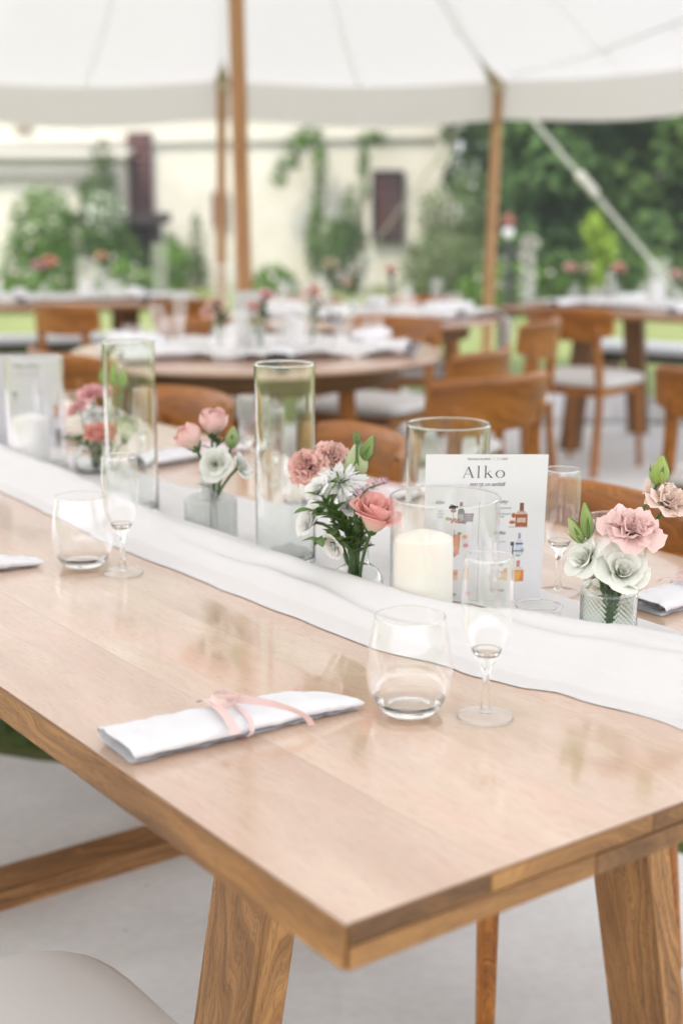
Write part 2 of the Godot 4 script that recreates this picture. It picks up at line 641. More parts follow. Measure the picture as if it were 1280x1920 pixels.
func make_tumbler(label: String, at: Vector3) -> Node3D:
	var t := thing("tumbler", label, "glass", at, 0, "stemless glasses")
	part("glass_wall", shell([0.0376, 0.0136, 0.0425, 0.024, 0.0452, 0.042, 0.0435, 0.066, 0.0395, 0.09, 0.0372, 0.1036]), M.clear, t)
	part("glass_lining", shell([0.0364, 0.0150, 0.0412, 0.0250, 0.0440, 0.042, 0.0424, 0.066, 0.0384, 0.09, 0.0361, 0.1036]), M.clear, t)
	part("glass_rim", solid([0.0361, 0.1034, 0.03665, 0.1044, 0.0372, 0.1034, 0.03665, 0.1029, 0.0361, 0.1034]), M.glass, t)
	part("glass_base", solid([0.0, 0.0016, 0.016, 0.0014, 0.024, 0.0002, 0.0285, 0.0012, 0.0345, 0.0085, 0.0374, 0.0130, 0.0376, 0.0142, 0.0366, 0.0148, 0.0345, 0.0128, 0.030, 0.0104, 0.020, 0.0088, 0.0, 0.0084]), M.glass, t)
	return t

func make_flute(label: String, at: Vector3) -> Node3D:
	var t := thing("champagne_flute", label, "glass", at, 0, "champagne flutes")
	part("bowl_wall", shell([0.0150, 0.0725, 0.0225, 0.092, 0.0262, 0.118, 0.0268, 0.140, 0.0256, 0.165, 0.0247, 0.1726], 48), M.clear, t)
	part("bowl_lining", shell([0.0142, 0.0745, 0.0214, 0.092, 0.0252, 0.118, 0.0258, 0.140, 0.0247, 0.165, 0.0238, 0.1726], 48), M.clear, t)
	part("glass_rim", solid([0.0237, 0.1725, 0.0242, 0.1734, 0.0247, 0.1725, 0.0242, 0.1720, 0.0237, 0.1725], 48), M.glass, t)
	part("stem", solid([0.0, 0.0042, 0.0046, 0.0044, 0.0056, 0.0080, 0.0043, 0.016, 0.0037, 0.040, 0.0046, 0.052, 0.0085, 0.0605, 0.0148, 0.0720, 0.0150, 0.0738, 0.0142, 0.0744, 0.0110, 0.0705, 0.0060, 0.0680, 0.0, 0.0672], 48), M.glass, t)
	part("foot", shell([0.0286, 0.0008, 0.0289, 0.0014, 0.0278, 0.0022, 0.016, 0.0038, 0.0075, 0.0062, 0.0052, 0.0085], 48), M.thin, t)
	part("foot_edge", solid([0.0278, 0.0006, 0.0289, 0.0006, 0.0292, 0.0014, 0.0286, 0.0021, 0.0276, 0.0018, 0.0278, 0.0006], 48), M.glass, t)
	return t

# a candle glass with a wall so thin that it hardly bends the light
func candle_glass(label: String, r: float, h: float, at: Vector3, called := "glass_cylinder", category := "candle glass") -> Node3D:
	var t := thing(called, label, category, at)
	for k in 2:
		var s := Shape.new()
		var q := r - 0.0016 * k
		s.lathe(PackedVector2Array([Vector2(q, 0.009), Vector2(q, h * 0.35), Vector2(q, h * 0.7), Vector2(q, h - 0.001)]), 72, Vector3.ZERO, Vector3.UP, false)
		part("glass_wall" if k == 0 else "glass_lining", s, M.clear, t)
	var p := PackedVector2Array([Vector2(0, 0), Vector2(r - 0.006, 0.0)])
	arc(p, r - 0.004, 0.004, 0.004, -PI / 2, 0, 4)
	p.append_array(PackedVector2Array([Vector2(r, 0.0088), Vector2(r - 0.0020, 0.0095), Vector2(r - 0.005, 0.0075), Vector2(r - 0.012, 0.0068), Vector2(0, 0.0066)]))
	var b := Shape.new()
	b.lathe(p, 72)
	part("glass_base", b, M.glass, t)
	p = PackedVector2Array()
	arc(p, r - 0.0008, h - 0.0005, 0.0014, 0, TAU, 10)
	var k := Shape.new()
	k.lathe(p, 72)
	part("glass_rim", k, M.glass, t)
	return t

func glass_cylinder(called: String, label: String, category: String, r: float, h: float, at: Vector3, group := "") -> Node3D:
	var t := thing(called, label, category, at, 0, group)
	var wall := 0.0019
	var s := Shape.new()
	var p := PackedVector2Array([Vector2(0, 0), Vector2(r - 0.006, 0.0)])
	arc(p, r - 0.004, 0.004, 0.004, -PI / 2, 0, 4)
	p.append_array(PackedVector2Array([Vector2(r, h * 0.3), Vector2(r, h * 0.7), Vector2(r, h - wall * 1.2)]))
	arc(p, r - wall * 0.5, h - wall * 0.5, wall * 0.75, -0.5, PI + 0.5, 8)
	p.append_array(PackedVector2Array([Vector2(r - wall, h - wall * 1.4), Vector2(r - wall, h * 0.7), Vector2(r - wall, h * 0.3), Vector2(r - wall, 0.011), Vector2(r - wall - 0.004, 0.0075), Vector2(r - wall - 0.012, 0.0068), Vector2(0, 0.0066)]))
	s.lathe(p, 72)
	part("glass_body", s, M.glass, t)
	return t

# ---------------------------------------------------------------- flowers
func petal(s: Shape, q: Quaternion, at: Vector3, phi: float, W: float, r0: float, h: float, flare: float, curl: float, ruf: float, waves: float, c0: Color, c1: Color, ph: float, NT := 8, NA := 8) -> void:
	var rows := []
	var cols := []
	for i in NT + 1:
		var t := float(i) / NT
		var row := PackedVector3Array()
		var cr := []
		for j in NA + 1:
			var a := lerpf(-1.0, 1.0, float(j) / NA)
			var fan := clampf((waves - 3.4) / 3.0, 0.0, 1.0)
			var tt := t * (1.0 - lerpf(0.16, 0.04, fan) * pow(absf(a), 3.0))
			var w := W * lerpf(0.5 + 0.5 * sin(minf(t * 1.35, 1.0) * PI / 2), 0.25 + 0.75 * t, fan)
			if t > 0.82:
				w *= 1.0 - lerpf(0.14, 0.0, fan) * (t - 0.82) / 0.18
			# soft unevenness that differs from petal to petal
			var lump := r0 * 0.16 * sin(t * 4.1 + ph * 3.0 + a * 1.7) * t + flare * 0.22 * sin(a * 2.3 + ph * 5.0) * t * t
			var wave := ruf * sin(a * waves + ph) * t * t + ruf * 0.5 * sin(a * waves * 2.3 + ph * 1.7) * t * t * t
			tt *= 1.0 - 0.05 * fan * absf(sin(a * 8.0 + ph))
			# the wave lifts the petal along its own normal
			var q0 := Vector2.ZERO
			var q1 := Vector2.ZERO
			for e in 2:
				var te := tt - 0.03 * (1 - e)
				var ov := maxf(0.0, te - 0.68)
				var qq := Vector2(r0 * pow(sin(clampf(te * 1.5, 0.001, PI / 2)), 0.7) + flare * te * te + curl * ov * 2.6, h * te - curl * ov * ov * 5.5)
				if e == 0:
					q0 = qq
				else:
					q1 = qq
			var tan2 := (q1 - q0).normalized()
			var r := q1.x - tan2.y * wave + lump * 0.7
			var y := q1.y + tan2.x * wave - lump * 0.5
			var an := phi + a * w
			row.append(at + q * Vector3(cos(an) * r, y, sin(an) * r))
			cr.append(c0.lerp(c1, smoothstep(0.05, 0.75, t)))
		rows.append(row)
		cols.append(cr)
	s.grid(rows, false, false, cols)

# layers: [count, r0, h, flare, curl, ruffle, waves, half width]
const BLOOMS := {
	"rose": [[2, 0.10, 0.80, 0.0, 0.0, 0.0, 1.0, 1.9], [3, 0.20, 0.90, 0.02, 0.02, 0.01, 2.0, 1.35], [3, 0.31, 0.94, 0.04, 0.05, 0.012, 2.0, 1.25], [4, 0.43, 0.95, 0.06, 0.10, 0.015, 2.5, 1.05], [4, 0.56, 0.95, 0.08, 0.13, 0.02, 2.5, 1.0], [4, 0.68, 0.90, 0.12, 0.22, 0.025, 2.2, 1.0], [4, 0.76, 0.80, 0.18, 0.34, 0.03, 2.2, 0.9]],
	"open": [[3, 0.15, 0.66, 0.03, 0.02, 0.02, 2.5, 1.35], [4, 0.29, 0.76, 0.09, 0.06, 0.04, 3.0, 1.15], [4, 0.45, 0.78, 0.18, 0.13, 0.06, 3.0, 1.05], [5, 0.60, 0.70, 0.30, 0.26, 0.08, 3.2, 0.95]],
	"ruffled": [[4, 0.12, 0.86, 0.08, 0.02, 0.10, 5.0, 1.2], [5, 0.26, 0.92, 0.20, 0.06, 0.13, 5.0, 1.05], [6, 0.42, 0.88, 0.32, 0.12, 0.15, 5.2, 0.92], [6, 0.56, 0.72, 0.42, 0.2, 0.15, 5.2, 0.9], [6, 0.62, 0.48, 0.54, 0.28, 0.15, 5.2, 0.9]],
	"carnation": [[5, 0.08, 0.98, 0.10, 0.0, 0.16, 6.0, 1.2], [6, 0.20, 1.02, 0.24, 0.04, 0.20, 6.5, 1.0], [7, 0.34, 0.96, 0.36, 0.08, 0.22, 7.0, 0.9], [7, 0.46, 0.80, 0.48, 0.14, 0.22, 7.0, 0.85], [7, 0.50, 0.56, 0.60, 0.2, 0.22, 7.0, 0.85], [6, 0.50, 0.30, 0.66, 0.24, 0.20, 7.0, 0.85]],
	"daisy": [[10, 0.10, 0.55, 0.10, 0.0, 0.0, 1.0, 0.20], [14, 0.16, 0.52, 0.40, 0.05, 0.0, 1.0, 0.17], [16, 0.2, 0.40, 0.70, 0.10, 0.0, 1.0, 0.15], [18, 0.22, 0.22, 0.86, 0.18, 0.0, 1.0, 0.14], [18, 0.22, 0.08, 0.90, 0.26, 0.0, 1.0, 0.14]],
	"ball": [[3, 0.30, 0.96, 0.0, -0.2, 0.01, 2.0, 1.3], [4, 0.46, 1.0, 0.0, -0.22, 0.015, 2.0, 1.1], [5, 0.60, 1.0, 0.02, -0.22, 0.02, 2.0, 0.95], [5, 0.68, 0.92, 0.06, -0.12, 0.025, 2.2, 0.85]],
}

# a flower with its stem: foot in the vase, head centre, the way the head looks, its radius
func flower(called: String, kind: String, label: String, foot: Vector3, head: Vector3, axis: Vector3, r: float, base: Color, tip: Color, sd: int, group := "", one_mesh := false, bend := Vector3.ZERO, stem_r := 0.0021) -> Node3D:
	var rng := RandomNumberGenerator.new()
	rng.seed = sd
	var t := thing(called, label, "flower", foot, 0.0, group)
	axis = axis.normalized()
	r *= {"rose": 0.84, "open": 0.84, "ruffled": 0.80, "carnation": 0.84, "daisy": 0.86, "ball": 1.15}[kind]
	var q := Quaternion(Vector3.UP, axis)
	var tall: float = {"rose": 1.75, "open": 1.0, "ruffled": 1.05, "carnation": 1.2, "daisy": 0.6, "ball": 1.3}[kind]
	var low := head - foot - axis * r * tall * 0.5
	var all := Shape.new()
	var spin := rng.randf() * TAU
	var layers: Array = BLOOMS[kind]
	var deep := 0
	for L in layers:
		spin += 1.1
		for k in L[0]:
			var s := all if one_mesh else Shape.new()
			var shade := rng.randf_range(-0.06, 0.06)
			var c1 := tip.lerp(Color.WHITE, maxf(0.0, shade * 2.0)) if shade > 0 else tip.darkened(-shade)
			petal(s, q, low, spin + TAU * k / L[0] + rng.randf_range(-0.12, 0.12), L[7], L[1] * r, L[2] * r * tall * rng.randf_range(0.9, 1.08), L[3] * r * rng.randf_range(0.7, 1.3), L[4] * r, L[5] * r, L[6], base, c1, rng.randf() * TAU, 9 if not one_mesh else 7, (16 if L[6] > 3.5 else 8) if L[7] > 0.3 else 2)
			if not one_mesh:
				part("petal", s, M.petal, t)
		deep += 1
	if one_mesh:
		var b := part("blossom", all, M.petal, t)
		b.set_meta("kind", "stuff")
	var green := Color(0.07, 0.14, 0.035)
	var cup := Shape.new()
	cup.tint = green
	cup.lathe(smooth(pairs([0.0, -0.12 * r, 0.10 * r, -0.10 * r, 0.22 * r, 0.0, 0.26 * r, 0.10 * r, 0.2 * r, 0.12 * r, 0.0, 0.11 * r]), 3), 12, low, axis)
	for k in 5:
		leaf(cup, low - axis * r * 0.04, (q * Vector3(cos(k * 1.257 + 0.3), 0.55, sin(k * 1.257 + 0.3))), r * 0.62, r * 0.14, -0.25, green, Color(0.13, 0.2, 0.06))
	part("calyx", cup, M.leaf, t)
	var st := Shape.new()
	st.tint = Color(0.075, 0.15, 0.04)
	var mid := low * 0.5 + bend - axis * r * 0.5
	var pts := PackedVector3Array()
	for i in 9:
		var f := i / 8.0
		pts.append(Vector3.ZERO.lerp(mid, f).lerp(mid.lerp(low - axis * r * 0.06, f), f))
	st.tube(pts, stem_r, stem_r * 1.1, 7)
	part("stem", st, M.leaf, t)
	return t

func leaf(s: Shape, at: Vector3, dir: Vector3, length: float, width: float, droop: float, c0: Color, c1: Color, flat_up := Vector3.UP) -> void:
	dir = dir.normalized()
	var side := dir.cross(flat_up)
	side = side.normalized() if side.length() > 0.05 else dir.cross(Vector3.RIGHT).normalized()
	var up := side.cross(dir)
	var rows := []
	var cols := []
	for i in 7:
		var t := i / 6.0
		var w := width * pow(sin(PI * clampf(t * 0.94 + 0.05, 0, 1)), 0.8)
		var c := at + dir * length * t - up * droop * length * t * t
		rows.append(PackedVector3Array([c - side * w + up * w * 0.35, c - side * w * 0.5 + up * w * 0.1, c, c + side * w * 0.5 + up * w * 0.1, c + side * w + up * w * 0.35]))
		cols.append([c0, c0, c1, c0, c0])
	s.grid(rows, false, false, cols)

func bud(label: String, foot: Vector3, head: Vector3, axis: Vector3, r: float, h: float, base: Color, tip: Color, group := "", bend := Vector3.ZERO, called := "flower_bud") -> Node3D:
	var t := thing(called, label, "flower bud", foot, 0.0, group)
	axis = axis.normalized()
	var q := Quaternion(Vector3.UP, axis)
	var low := head - foot - axis * h * 0.5
	for k in 3:
		var s := Shape.new()
		var rows := []
		var cols := []
		for i in 9:
			var f := i / 8.0
			var row := PackedVector3Array()
			var cr := []
			for j in 9:
				var an := k * TAU / 3.0 + (j / 8.0 - 0.5) * 2.7 + f * 1.1
				var rr := r * pow(sin(PI * pow(clampf(0.05 + f * 0.92, 0, 1), 0.78)), 0.85) * (1.0 + 0.10 * (j / 8.0)) + r * 0.12 * sin(f * 6.0 + k)  * f
				row.append(low + q * Vector3(cos(an) * rr, h * f, sin(an) * rr))
				cr.append(base.lerp(tip, f))
			rows.append(row)
			cols.append(cr)
		s.grid(rows, false, false, cols)
		part("petal", s, M.petal, t)
	var c := Shape.new()
	for k in 4:
		leaf(c, low + q * Vector3(cos(k * 1.57) * r * 0.5, -h * 0.02, sin(k * 1.57) * r * 0.5), q * Vector3(cos(k * 1.57) * 0.42, 1, sin(k * 1.57) * 0.42), h * 0.75, r * 0.26, 0.12, Color(0.10, 0.19, 0.05), Color(0.15, 0.25, 0.07), q * Vector3(cos(k * 1.57), 0, sin(k * 1.57)))
	part("calyx", c, M.leaf, t)
	var st := Shape.new()
	st.tint = Color(0.09, 0.18, 0.05)
	var mid := low * 0.5 + bend - axis * h * 0.4
	var pts := PackedVector3Array()
	for i in 9:
		var f := i / 8.0
		pts.append(Vector3.ZERO.lerp(mid, f).lerp(mid.lerp(low, f), f))
	st.tube(pts, 0.0016, 0.0019, 7)
	part("stem", st, M.leaf, t)
	return t

func sprig(label: String, pts: PackedVector3Array, n: int, length: float, width: float, sd: int, dark := false, group := "") -> Node3D:
	var rng := RandomNumberGenerator.new()
	rng.seed = sd
	var foot := pts[0]
	var t := thing("leafy_sprig", label, "sprig", foot, 0.0, group)
	var c := Curve3D.new()
	for p in pts:
		c.add_point(p - foot)
	c.bake_interval = 0.004
	var st := Shape.new()
	st.tint = Color(0.085, 0.16, 0.04)
	var path := PackedVector3Array()
	var total := c.get_baked_length()
	for i in 13:
		path.append(c.sample_baked(total * i / 12.0, true))
	st.tube(path, 0.0016, 0.0011, 6)
	part("stem", st, M.leaf, t)
	for k in n:
		var f := lerpf(0.45, 1.0, float(k) / maxf(1.0, n - 1))
		var at := c.sample_baked(total * f, true)
		var d := (c.sample_baked(minf(total, total * f + 0.01), true) - c.sample_baked(total * f - 0.01, true)).normalized()
		var an := k * 2.4 + rng.randf() * 0.7
		var out := (Vector3(cos(an), 0.25, sin(an)) + d * 0.75).normalized()
		var s := Shape.new()
		var g := Color(0.045, 0.095, 0.02) if dark else Color(0.10, 0.185, 0.035)
		g = g.lerp(Color(0.16, 0.25, 0.07), rng.randf() * 0.35)
		leaf(s, at, out, length * rng.randf_range(0.75, 1.15), width * rng.randf_range(0.8, 1.15), rng.randf_range(0.1, 0.4), g, g.lightened(0.06))
		part("leaf", s, M.leaf, t)
	return t

# a simple bouquet for the far tables: a thin glass bud vase with a few blooms
func far_bloom(called: String, label: String, at: Vector3, axis: Vector3, r: float, base: Color, tip: Color, sd: int, foot: Vector3, kind := "carnation", group := "") -> void:
	flower(called, kind, label, foot, at, axis, r, base, tip, sd, group, true, Vector3.ZERO, 0.003)

# ---------------------------------------------------------------- linen
func napkin(label: String, at: Vector3, dir: Vector3, length: float, w0: float, w1: float, h: float, band: float, group: String, sd: int) -> Node3D:
	# local X runs along the roll
	var t := thing("napkin_roll", label, "napkin", at, atan2(-dir.z, dir.x), group)
	var s := Shape.new()
	var nz := noise(sd, 9.0, 2)
	var NX := 34
	var NC := 96
	var section := func(x: float, th: float, grow: float) -> Vector3:
		var k := 1.0 - 0.93 * pow(1.0 - th, 1.15)
		var an := th * TAU * 3.2 - 2.2
		var f := x / length
		var w := lerpf(w0, w1, smoothstep(0.0, 1.0, f)) * (1.0 + 0.03 * nz.get_noise_2d(x * 6.0, th * 0.3))
		var hh := h * (1.0 + 0.10 * nz.get_noise_2d(x * 9.0, 5.0))
		var c := cos(an)
		var z := signf(c) * pow(absf(c), 0.7) * w * 0.5 * k
		var y := hh * 0.5 + sin(an) * hh * 0.5 * k
		# the roll lies a little flatter than an ellipse
		y += 0.0025 * nz.get_noise_3d(x * 5.0, an * 0.3, 2.0)
		return Vector3(x, maxf(y + grow, 0.0012), z * (1.0 + grow * 12.0))
	var rows := []
	for i in NX + 1:
		var row := PackedVector3Array()
		for j in NC + 1:
			var th := j / float(NC)
			var p: Vector3 = section.call(length * i / NX, th, 0.0)
			var f := i / float(NX)
			# the far end is cut slanting to a point, the near end a little uneven
			var slant := 0.16 * length * clampf(0.5 - p.z / maxf(w1, 0.02), 0.0, 1.0)
			p.x = lerpf(p.x, p.x * (1.0 - slant / length), smoothstep(0.55, 1.0, f))
			p.x += (1.0 - f) * (0.012 * (1.0 - th) + 0.004 * sin(th * 21.0))
			if f > 0.8:
				p.y = maxf(0.0012, p.y * (1.0 - 0.35 * smoothstep(0.8, 1.0, f)))
			row.append(p)
		rows.append(row)
	s.grid(rows)
	part("folded_cloth", s, M.napkin, t)
	if band <= 0.0:
		return t
	# ribbon: a loop round the roll, a flat tail across it and a twisted tail
	var loop := Shape.new()
	var lr := []
	for e in 2:
		var row := PackedVector3Array()
		for j in 41:
			var an := TAU * j / 40.0
			var w := lerpf(w0, w1, band / length) + 0.003
			row.append(Vector3(band + (e - 0.5) * 0.005 + sin(an) * 0.004, maxf(0.0008, h * 0.54 + sin(an) * (h * 0.5 + 0.0024)), signf(cos(an)) * pow(absf(cos(an)), 0.8) * w * 0.5))
		lr.append(row)
	loop.grid(lr)
	part("ribbon_loop", loop, M.ribbon, t)
	var tail := Shape.new()
	var tr := []
	for e in 2:
		var row := PackedVector3Array()
		for j in 25:
			var f := j / 24.0
			var z := lerpf(-0.050, 0.050, f)
			var over := h * 1.12 * sqrt(maxf(0.0, 1.0 - pow(absf(z) / 0.056, 2.6))) + 0.0035
			row.append(Vector3(band - 0.01 + f * -0.012 + (e - 0.5) * 0.010, over, z))
		tr.append(row)
	tail.grid(tr)
	part("ribbon_tail", tail, M.ribbon, t)
	var twist := Shape.new()
	var wr := []
	for e in 2:
		var row := PackedVector3Array()
		for j in 25:
			var f := j / 24.0
			var p := Vector3(band + f * 0.066, h * 1.12 * sqrt(maxf(0.0, 1.0 - f * f)) + 0.006, -0.010 + 0.058 * f)
			var an := f * 1.5 - 0.1
			p += Vector3(0.35 * sin(an), cos(an) * 0.9, sin(an) * 0.7) * (e - 0.5) * 0.011
			p.y = maxf(p.y, 0.001)
			row.append(p)
		wr.append(row)
	twist.grid(wr)
	part("ribbon_tail", twist, M.ribbon, t)
	var bow := Shape.new()
	var br := []
	for e in 2:
		var row := PackedVector3Array()
		for j in 25:
			var f := j / 24.0
			var p := Vector3(band - 0.004 + 0.012 * sin(f * TAU), h * 1.05 + 0.005 + 0.006 * sin(f * PI), -0.008 + 0.014 * cos(f * TAU))
			p += Vector3(0.3, 0.7, 0.3) * (e - 0.5) * 0.008
			row.append(p)
		br.append(row)
	bow.grid(br)
	part("ribbon_knot", bow, M.ribbon, t)
	return t

# ---------------------------------------------------------------- menu cards
func write(words: String, height: float, m: Material, parent: Node3D, at: Vector3, serif := true, slant := 0.0, called := "lettering", squeeze := 1.0) -> void:
	var f := SystemFont.new()
	f.font_names = PackedStringArray(["Droid Serif" if serif else "Droid Sans"])
	var t := TextMesh.new()
	t.text = words
	t.font = f
	t.font_size = 24
	t.pixel_size = height / 17.0
	t.depth = 0.0002
	t.curve_step = 2.0
	var o := part(called, t, m, parent)
	o.transform = Transform3D(Basis(Vector3(squeeze, 0, 0), Vector3(slant, 1, 0), Vector3(0, 0, 1)), at)

func blob(im: Image, c: Vector2, r: Vector2, col: Color, f: FastNoiseLite, soft := 0.25) -> void:
	for y in range(int(c.y - r.y * 1.2), int(c.y + r.y * 1.2) + 1):
		for x in range(int(c.x - r.x * 1.2), int(c.x + r.x * 1.2) + 1):
			if x < 0 or y < 0 or x >= im.get_width() or y >= im.get_height():
				continue
			var d := Vector2((x - c.x) / r.x, (y - c.y) / r.y).length() + 0.12 * f.get_noise_2d(x * 2.0, y * 2.0)
			var k := clampf((1.0 - d) / soft, 0.0, 1.0) * (0.86 + 0.3 * f.get_noise_2d(x * 4.0 + 77.0, y * 4.0))
			if k > 0.0:
				im.set_pixel(x, y, im.get_pixel(x, y).lerp(col, clampf(k, 0, 1)))

func slab(im: Image, x0: float, y0: float, x1: float, y1: float, col: Color, f: FastNoiseLite, x2 := -1.0, x3 := -1.0) -> void:
	# a filled trapezium: x0..x1 at the top, x2..x3 at the bottom
	for y in range(int(y0), int(y1) + 1):
		var t := (y - y0) / maxf(1.0, y1 - y0)
		var a := lerpf(x0, x2 if x2 >= 0 else x0, t)
		var b := lerpf(x1, x3 if x3 >= 0 else x1, t)
		for x in range(int(a), int(b) + 1):
			if x < 0 or y < 0 or x >= im.get_width() or y >= im.get_height():
				continue
			var k := 0.82 + 0.32 * f.get_noise_2d(x * 3.0, y * 3.0)
			im.set_pixel(x, y, im.get_pixel(x, y).lerp(col, clampf(k, 0, 1)))

func print_sheet(kind: int) -> ImageTexture:
	# 450 by 590, one pixel about a third of a millimetre
	var im := Image.create(450, 590, false, Image.FORMAT_RGB8)
	im.fill(Color(0.935, 0.935, 0.945))
	var f := noise(61 + kind, 0.05, 3)
	var dark := Color(0.2, 0.2, 0.24)
	if kind == 0:
		# red wine: bottle, glass, grapes
		slab(im, 131, 187, 140, 212, Color(0.42, 0.28, 0.22), f)
		slab(im, 130, 205, 141, 222, dark, f, 124, 148)
		slab(im, 124, 222, 148, 272, Color(0.27, 0.28, 0.33), f)
		slab(im, 126, 236, 146, 262, Color(0.72, 0.71, 0.72), f)
		blob(im, Vector2(107, 216), Vector2(13, 15), Color(0.78, 0.77, 0.8), f, 0.6)
		blob(im, Vector2(107, 222), Vector2(12, 8), Color(0.55, 0.13, 0.12), f)
		slab(im, 106, 230, 108, 258, Color(0.6, 0.6, 0.63), f)
		for k in 26:
			blob(im, Vector2(150 + (k % 6) * 6.0 - (k / 6) * 1.0, 236 + (k / 6) * 8.5), Vector2(5, 5), Color(0.36, 0.24, 0.36).lerp(Color(0.55, 0.42, 0.52), (k * 7 % 5) / 5.0), f, 0.4)
		for k in 8:
			blob(im, Vector2(98 + k * 5.0, 256 + (k * 5 % 3) * 5.0), Vector2(6, 6), Color(0.62, 0.27, 0.24).lerp(Color(0.8, 0.55, 0.45), (k % 3) / 3.0), f)
		blob(im, Vector2(86, 254), Vector2(9, 9), Color(0.56, 0.62, 0.33), f)
		# tall orange drink and a small one
		slab(im, 110, 318, 136, 400, Color(0.86, 0.40, 0.25), f, 113, 133)
		slab(im, 116, 330, 128, 372, Color(0.95, 0.62, 0.33), f)
		slab(im, 112, 300, 114, 330, Color(0.45, 0.4, 0.4), f)
		blob(im, Vector2(132, 313), Vector2(9, 6), Color(0.30, 0.45, 0.26), f)
		blob(im, Vector2(153, 328), Vector2(12, 10), Color(0.92, 0.52, 0.24), f)
		slab(im, 145, 336, 165, 352, Color(0.9, 0.86, 0.84), f)
		blob(im, Vector2(157, 362), Vector2(11, 10), Color(0.82, 0.35, 0.32), f)
		blob(im, Vector2(115, 402), Vector2(10, 10), Color(0.78, 0.3, 0.26), f)
		blob(im, Vector2(172, 392), Vector2(14, 6), Color(0.85, 0.62, 0.58), f)
		# two short amber glasses
		slab(im, 110, 463, 132, 506, Color(0.93, 0.66, 0.36), f, 112, 130)
		slab(im, 150, 456, 172, 502, Color(0.92, 0.74, 0.46), f, 152, 170)
		blob(im, Vector2(122, 478), Vector2(8, 9), Color(0.86, 0.45, 0.25), f)
		blob(im, Vector2(121, 567), Vector2(9, 8), Color(0.55, 0.66, 0.38), f)
		blob(im, Vector2(172, 562), Vector2(11, 11), Color(0.9, 0.62, 0.56), f)
		# rum
		slab(im, 354, 190, 368, 226, Color(0.45, 0.24, 0.16), f)
		slab(im, 348, 222, 374, 236, Color(0.78, 0.68, 0.62), f, 340, 384)
		slab(im, 340, 236, 384, 286, Color(0.62, 0.27, 0.12), f)
		slab(im, 346, 250, 378, 268, Color(0.87, 0.82, 0.78), f)
		blob(im, Vector2(332, 240), Vector2(9, 12), Color(0.66, 0.32, 0.16), f)
		blob(im, Vector2(328, 264), Vector2(15, 14), Color(0.86, 0.84, 0.83), f, 0.5)
		blob(im, Vector2(328, 268), Vector2(13, 8), Color(0.75, 0.38, 0.18), f)
		slab(im, 316, 285, 386, 288, Color(0.7, 0.69, 0.7), f)
		# vodka
		slab(im, 354, 312, 362, 334, Color(0.55, 0.57, 0.62), f)
		slab(im, 352, 334, 364, 350, Color(0.86, 0.87, 0.9), f, 344, 372)
		slab(im, 344, 350, 372, 402, Color(0.84, 0.86, 0.9), f)
		slab(im, 345, 352, 371, 358, Color(0.24, 0.33, 0.55), f)
		slab(im, 326, 348, 338, 362, Color(0.18, 0.2, 0.27), f)
		slab(im, 333, 360, 337, 400, Color(0.2, 0.22, 0.3), f)
		slab(im, 337, 383, 372, 386, Color(0.25, 0.27, 0.33), f)
		blob(im, Vector2(370, 382), Vector2(9, 11), Color(0.6, 0.62, 0.66), f, 0.5)
		blob(im, Vector2(356, 404), Vector2(11, 4), Color(0.6, 0.66, 0.45), f)
		# an amber bottle and a glass
		slab(im, 352, 424, 364, 450, Color(0.82, 0.52, 0.48), f)
		slab(im, 345, 450, 371, 462, Color(0.88, 0.85, 0.82), f, 336, 380)
		slab(im, 336, 464, 380, 510, Color(0.90, 0.50, 0.26), f)
		slab(im, 346, 470, 370, 504, Color(0.96, 0.76, 0.40), f, 352, 364)
		slab(im, 336, 478, 342, 506, Color(0.82, 0.34, 0.2), f)
		slab(im, 296, 472, 318, 506, Color(0.93, 0.70, 0.52), f)
		slab(im, 304, 456, 318, 474, Color(0.9, 0.56, 0.46), f)
		blob(im, Vector2(294, 498), Vector2(9, 8), Color(0.82, 0.78, 0.5), f)
		slab(im, 203, 186, 204, 365, Color(0.45, 0.45, 0.47), f)
		slab(im, 207, 372, 208, 585, Color(0.5, 0.5, 0.52), f)
	else:
		blob(im, Vector2(160, 252), Vector2(14, 22), Color(0.36, 0.42, 0.36), f)
		slab(im, 150, 262, 172, 300, Color(0.75, 0.78, 0.8), f)
		slab(im, 392, 330, 424, 400, Color(0.82, 0.5, 0.26), f, 398, 420)
		blob(im, Vector2(408, 322), Vector2(17, 12), Color(0.9, 0.62, 0.3), f)
		slab(im, 396, 470, 428, 575, Color(0.28, 0.16, 0.15), f, 402, 426)
		slab(im, 60, 240, 350, 241, Color(0.5, 0.5, 0.5), f)
	im.generate_mipmaps()
	return ImageTexture.create_from_image(im)

func stroke(s: Shape, a: Vector2, b: Vector2, w0: float, w1 := -1.0) -> void:
	if w1 < 0:
		w1 = w0
	var d := (b - a).normalized()
	var nrm := Vector2(-d.y, d.x)
	var rows := []
	for e in [[a, w0], [b, w1]]:
		var c: Vector2 = e[0]
		var h: Vector2 = nrm * e[1] / 2
		rows.append(PackedVector3Array([Vector3(c.x - h.x, c.y - h.y, 0.0), Vector3(c.x - h.x, c.y - h.y, 0.00015), Vector3(c.x + h.x, c.y + h.y, 0.00015), Vector3(c.x + h.x, c.y + h.y, 0.0)]))
	s.grid(rows, false, false)

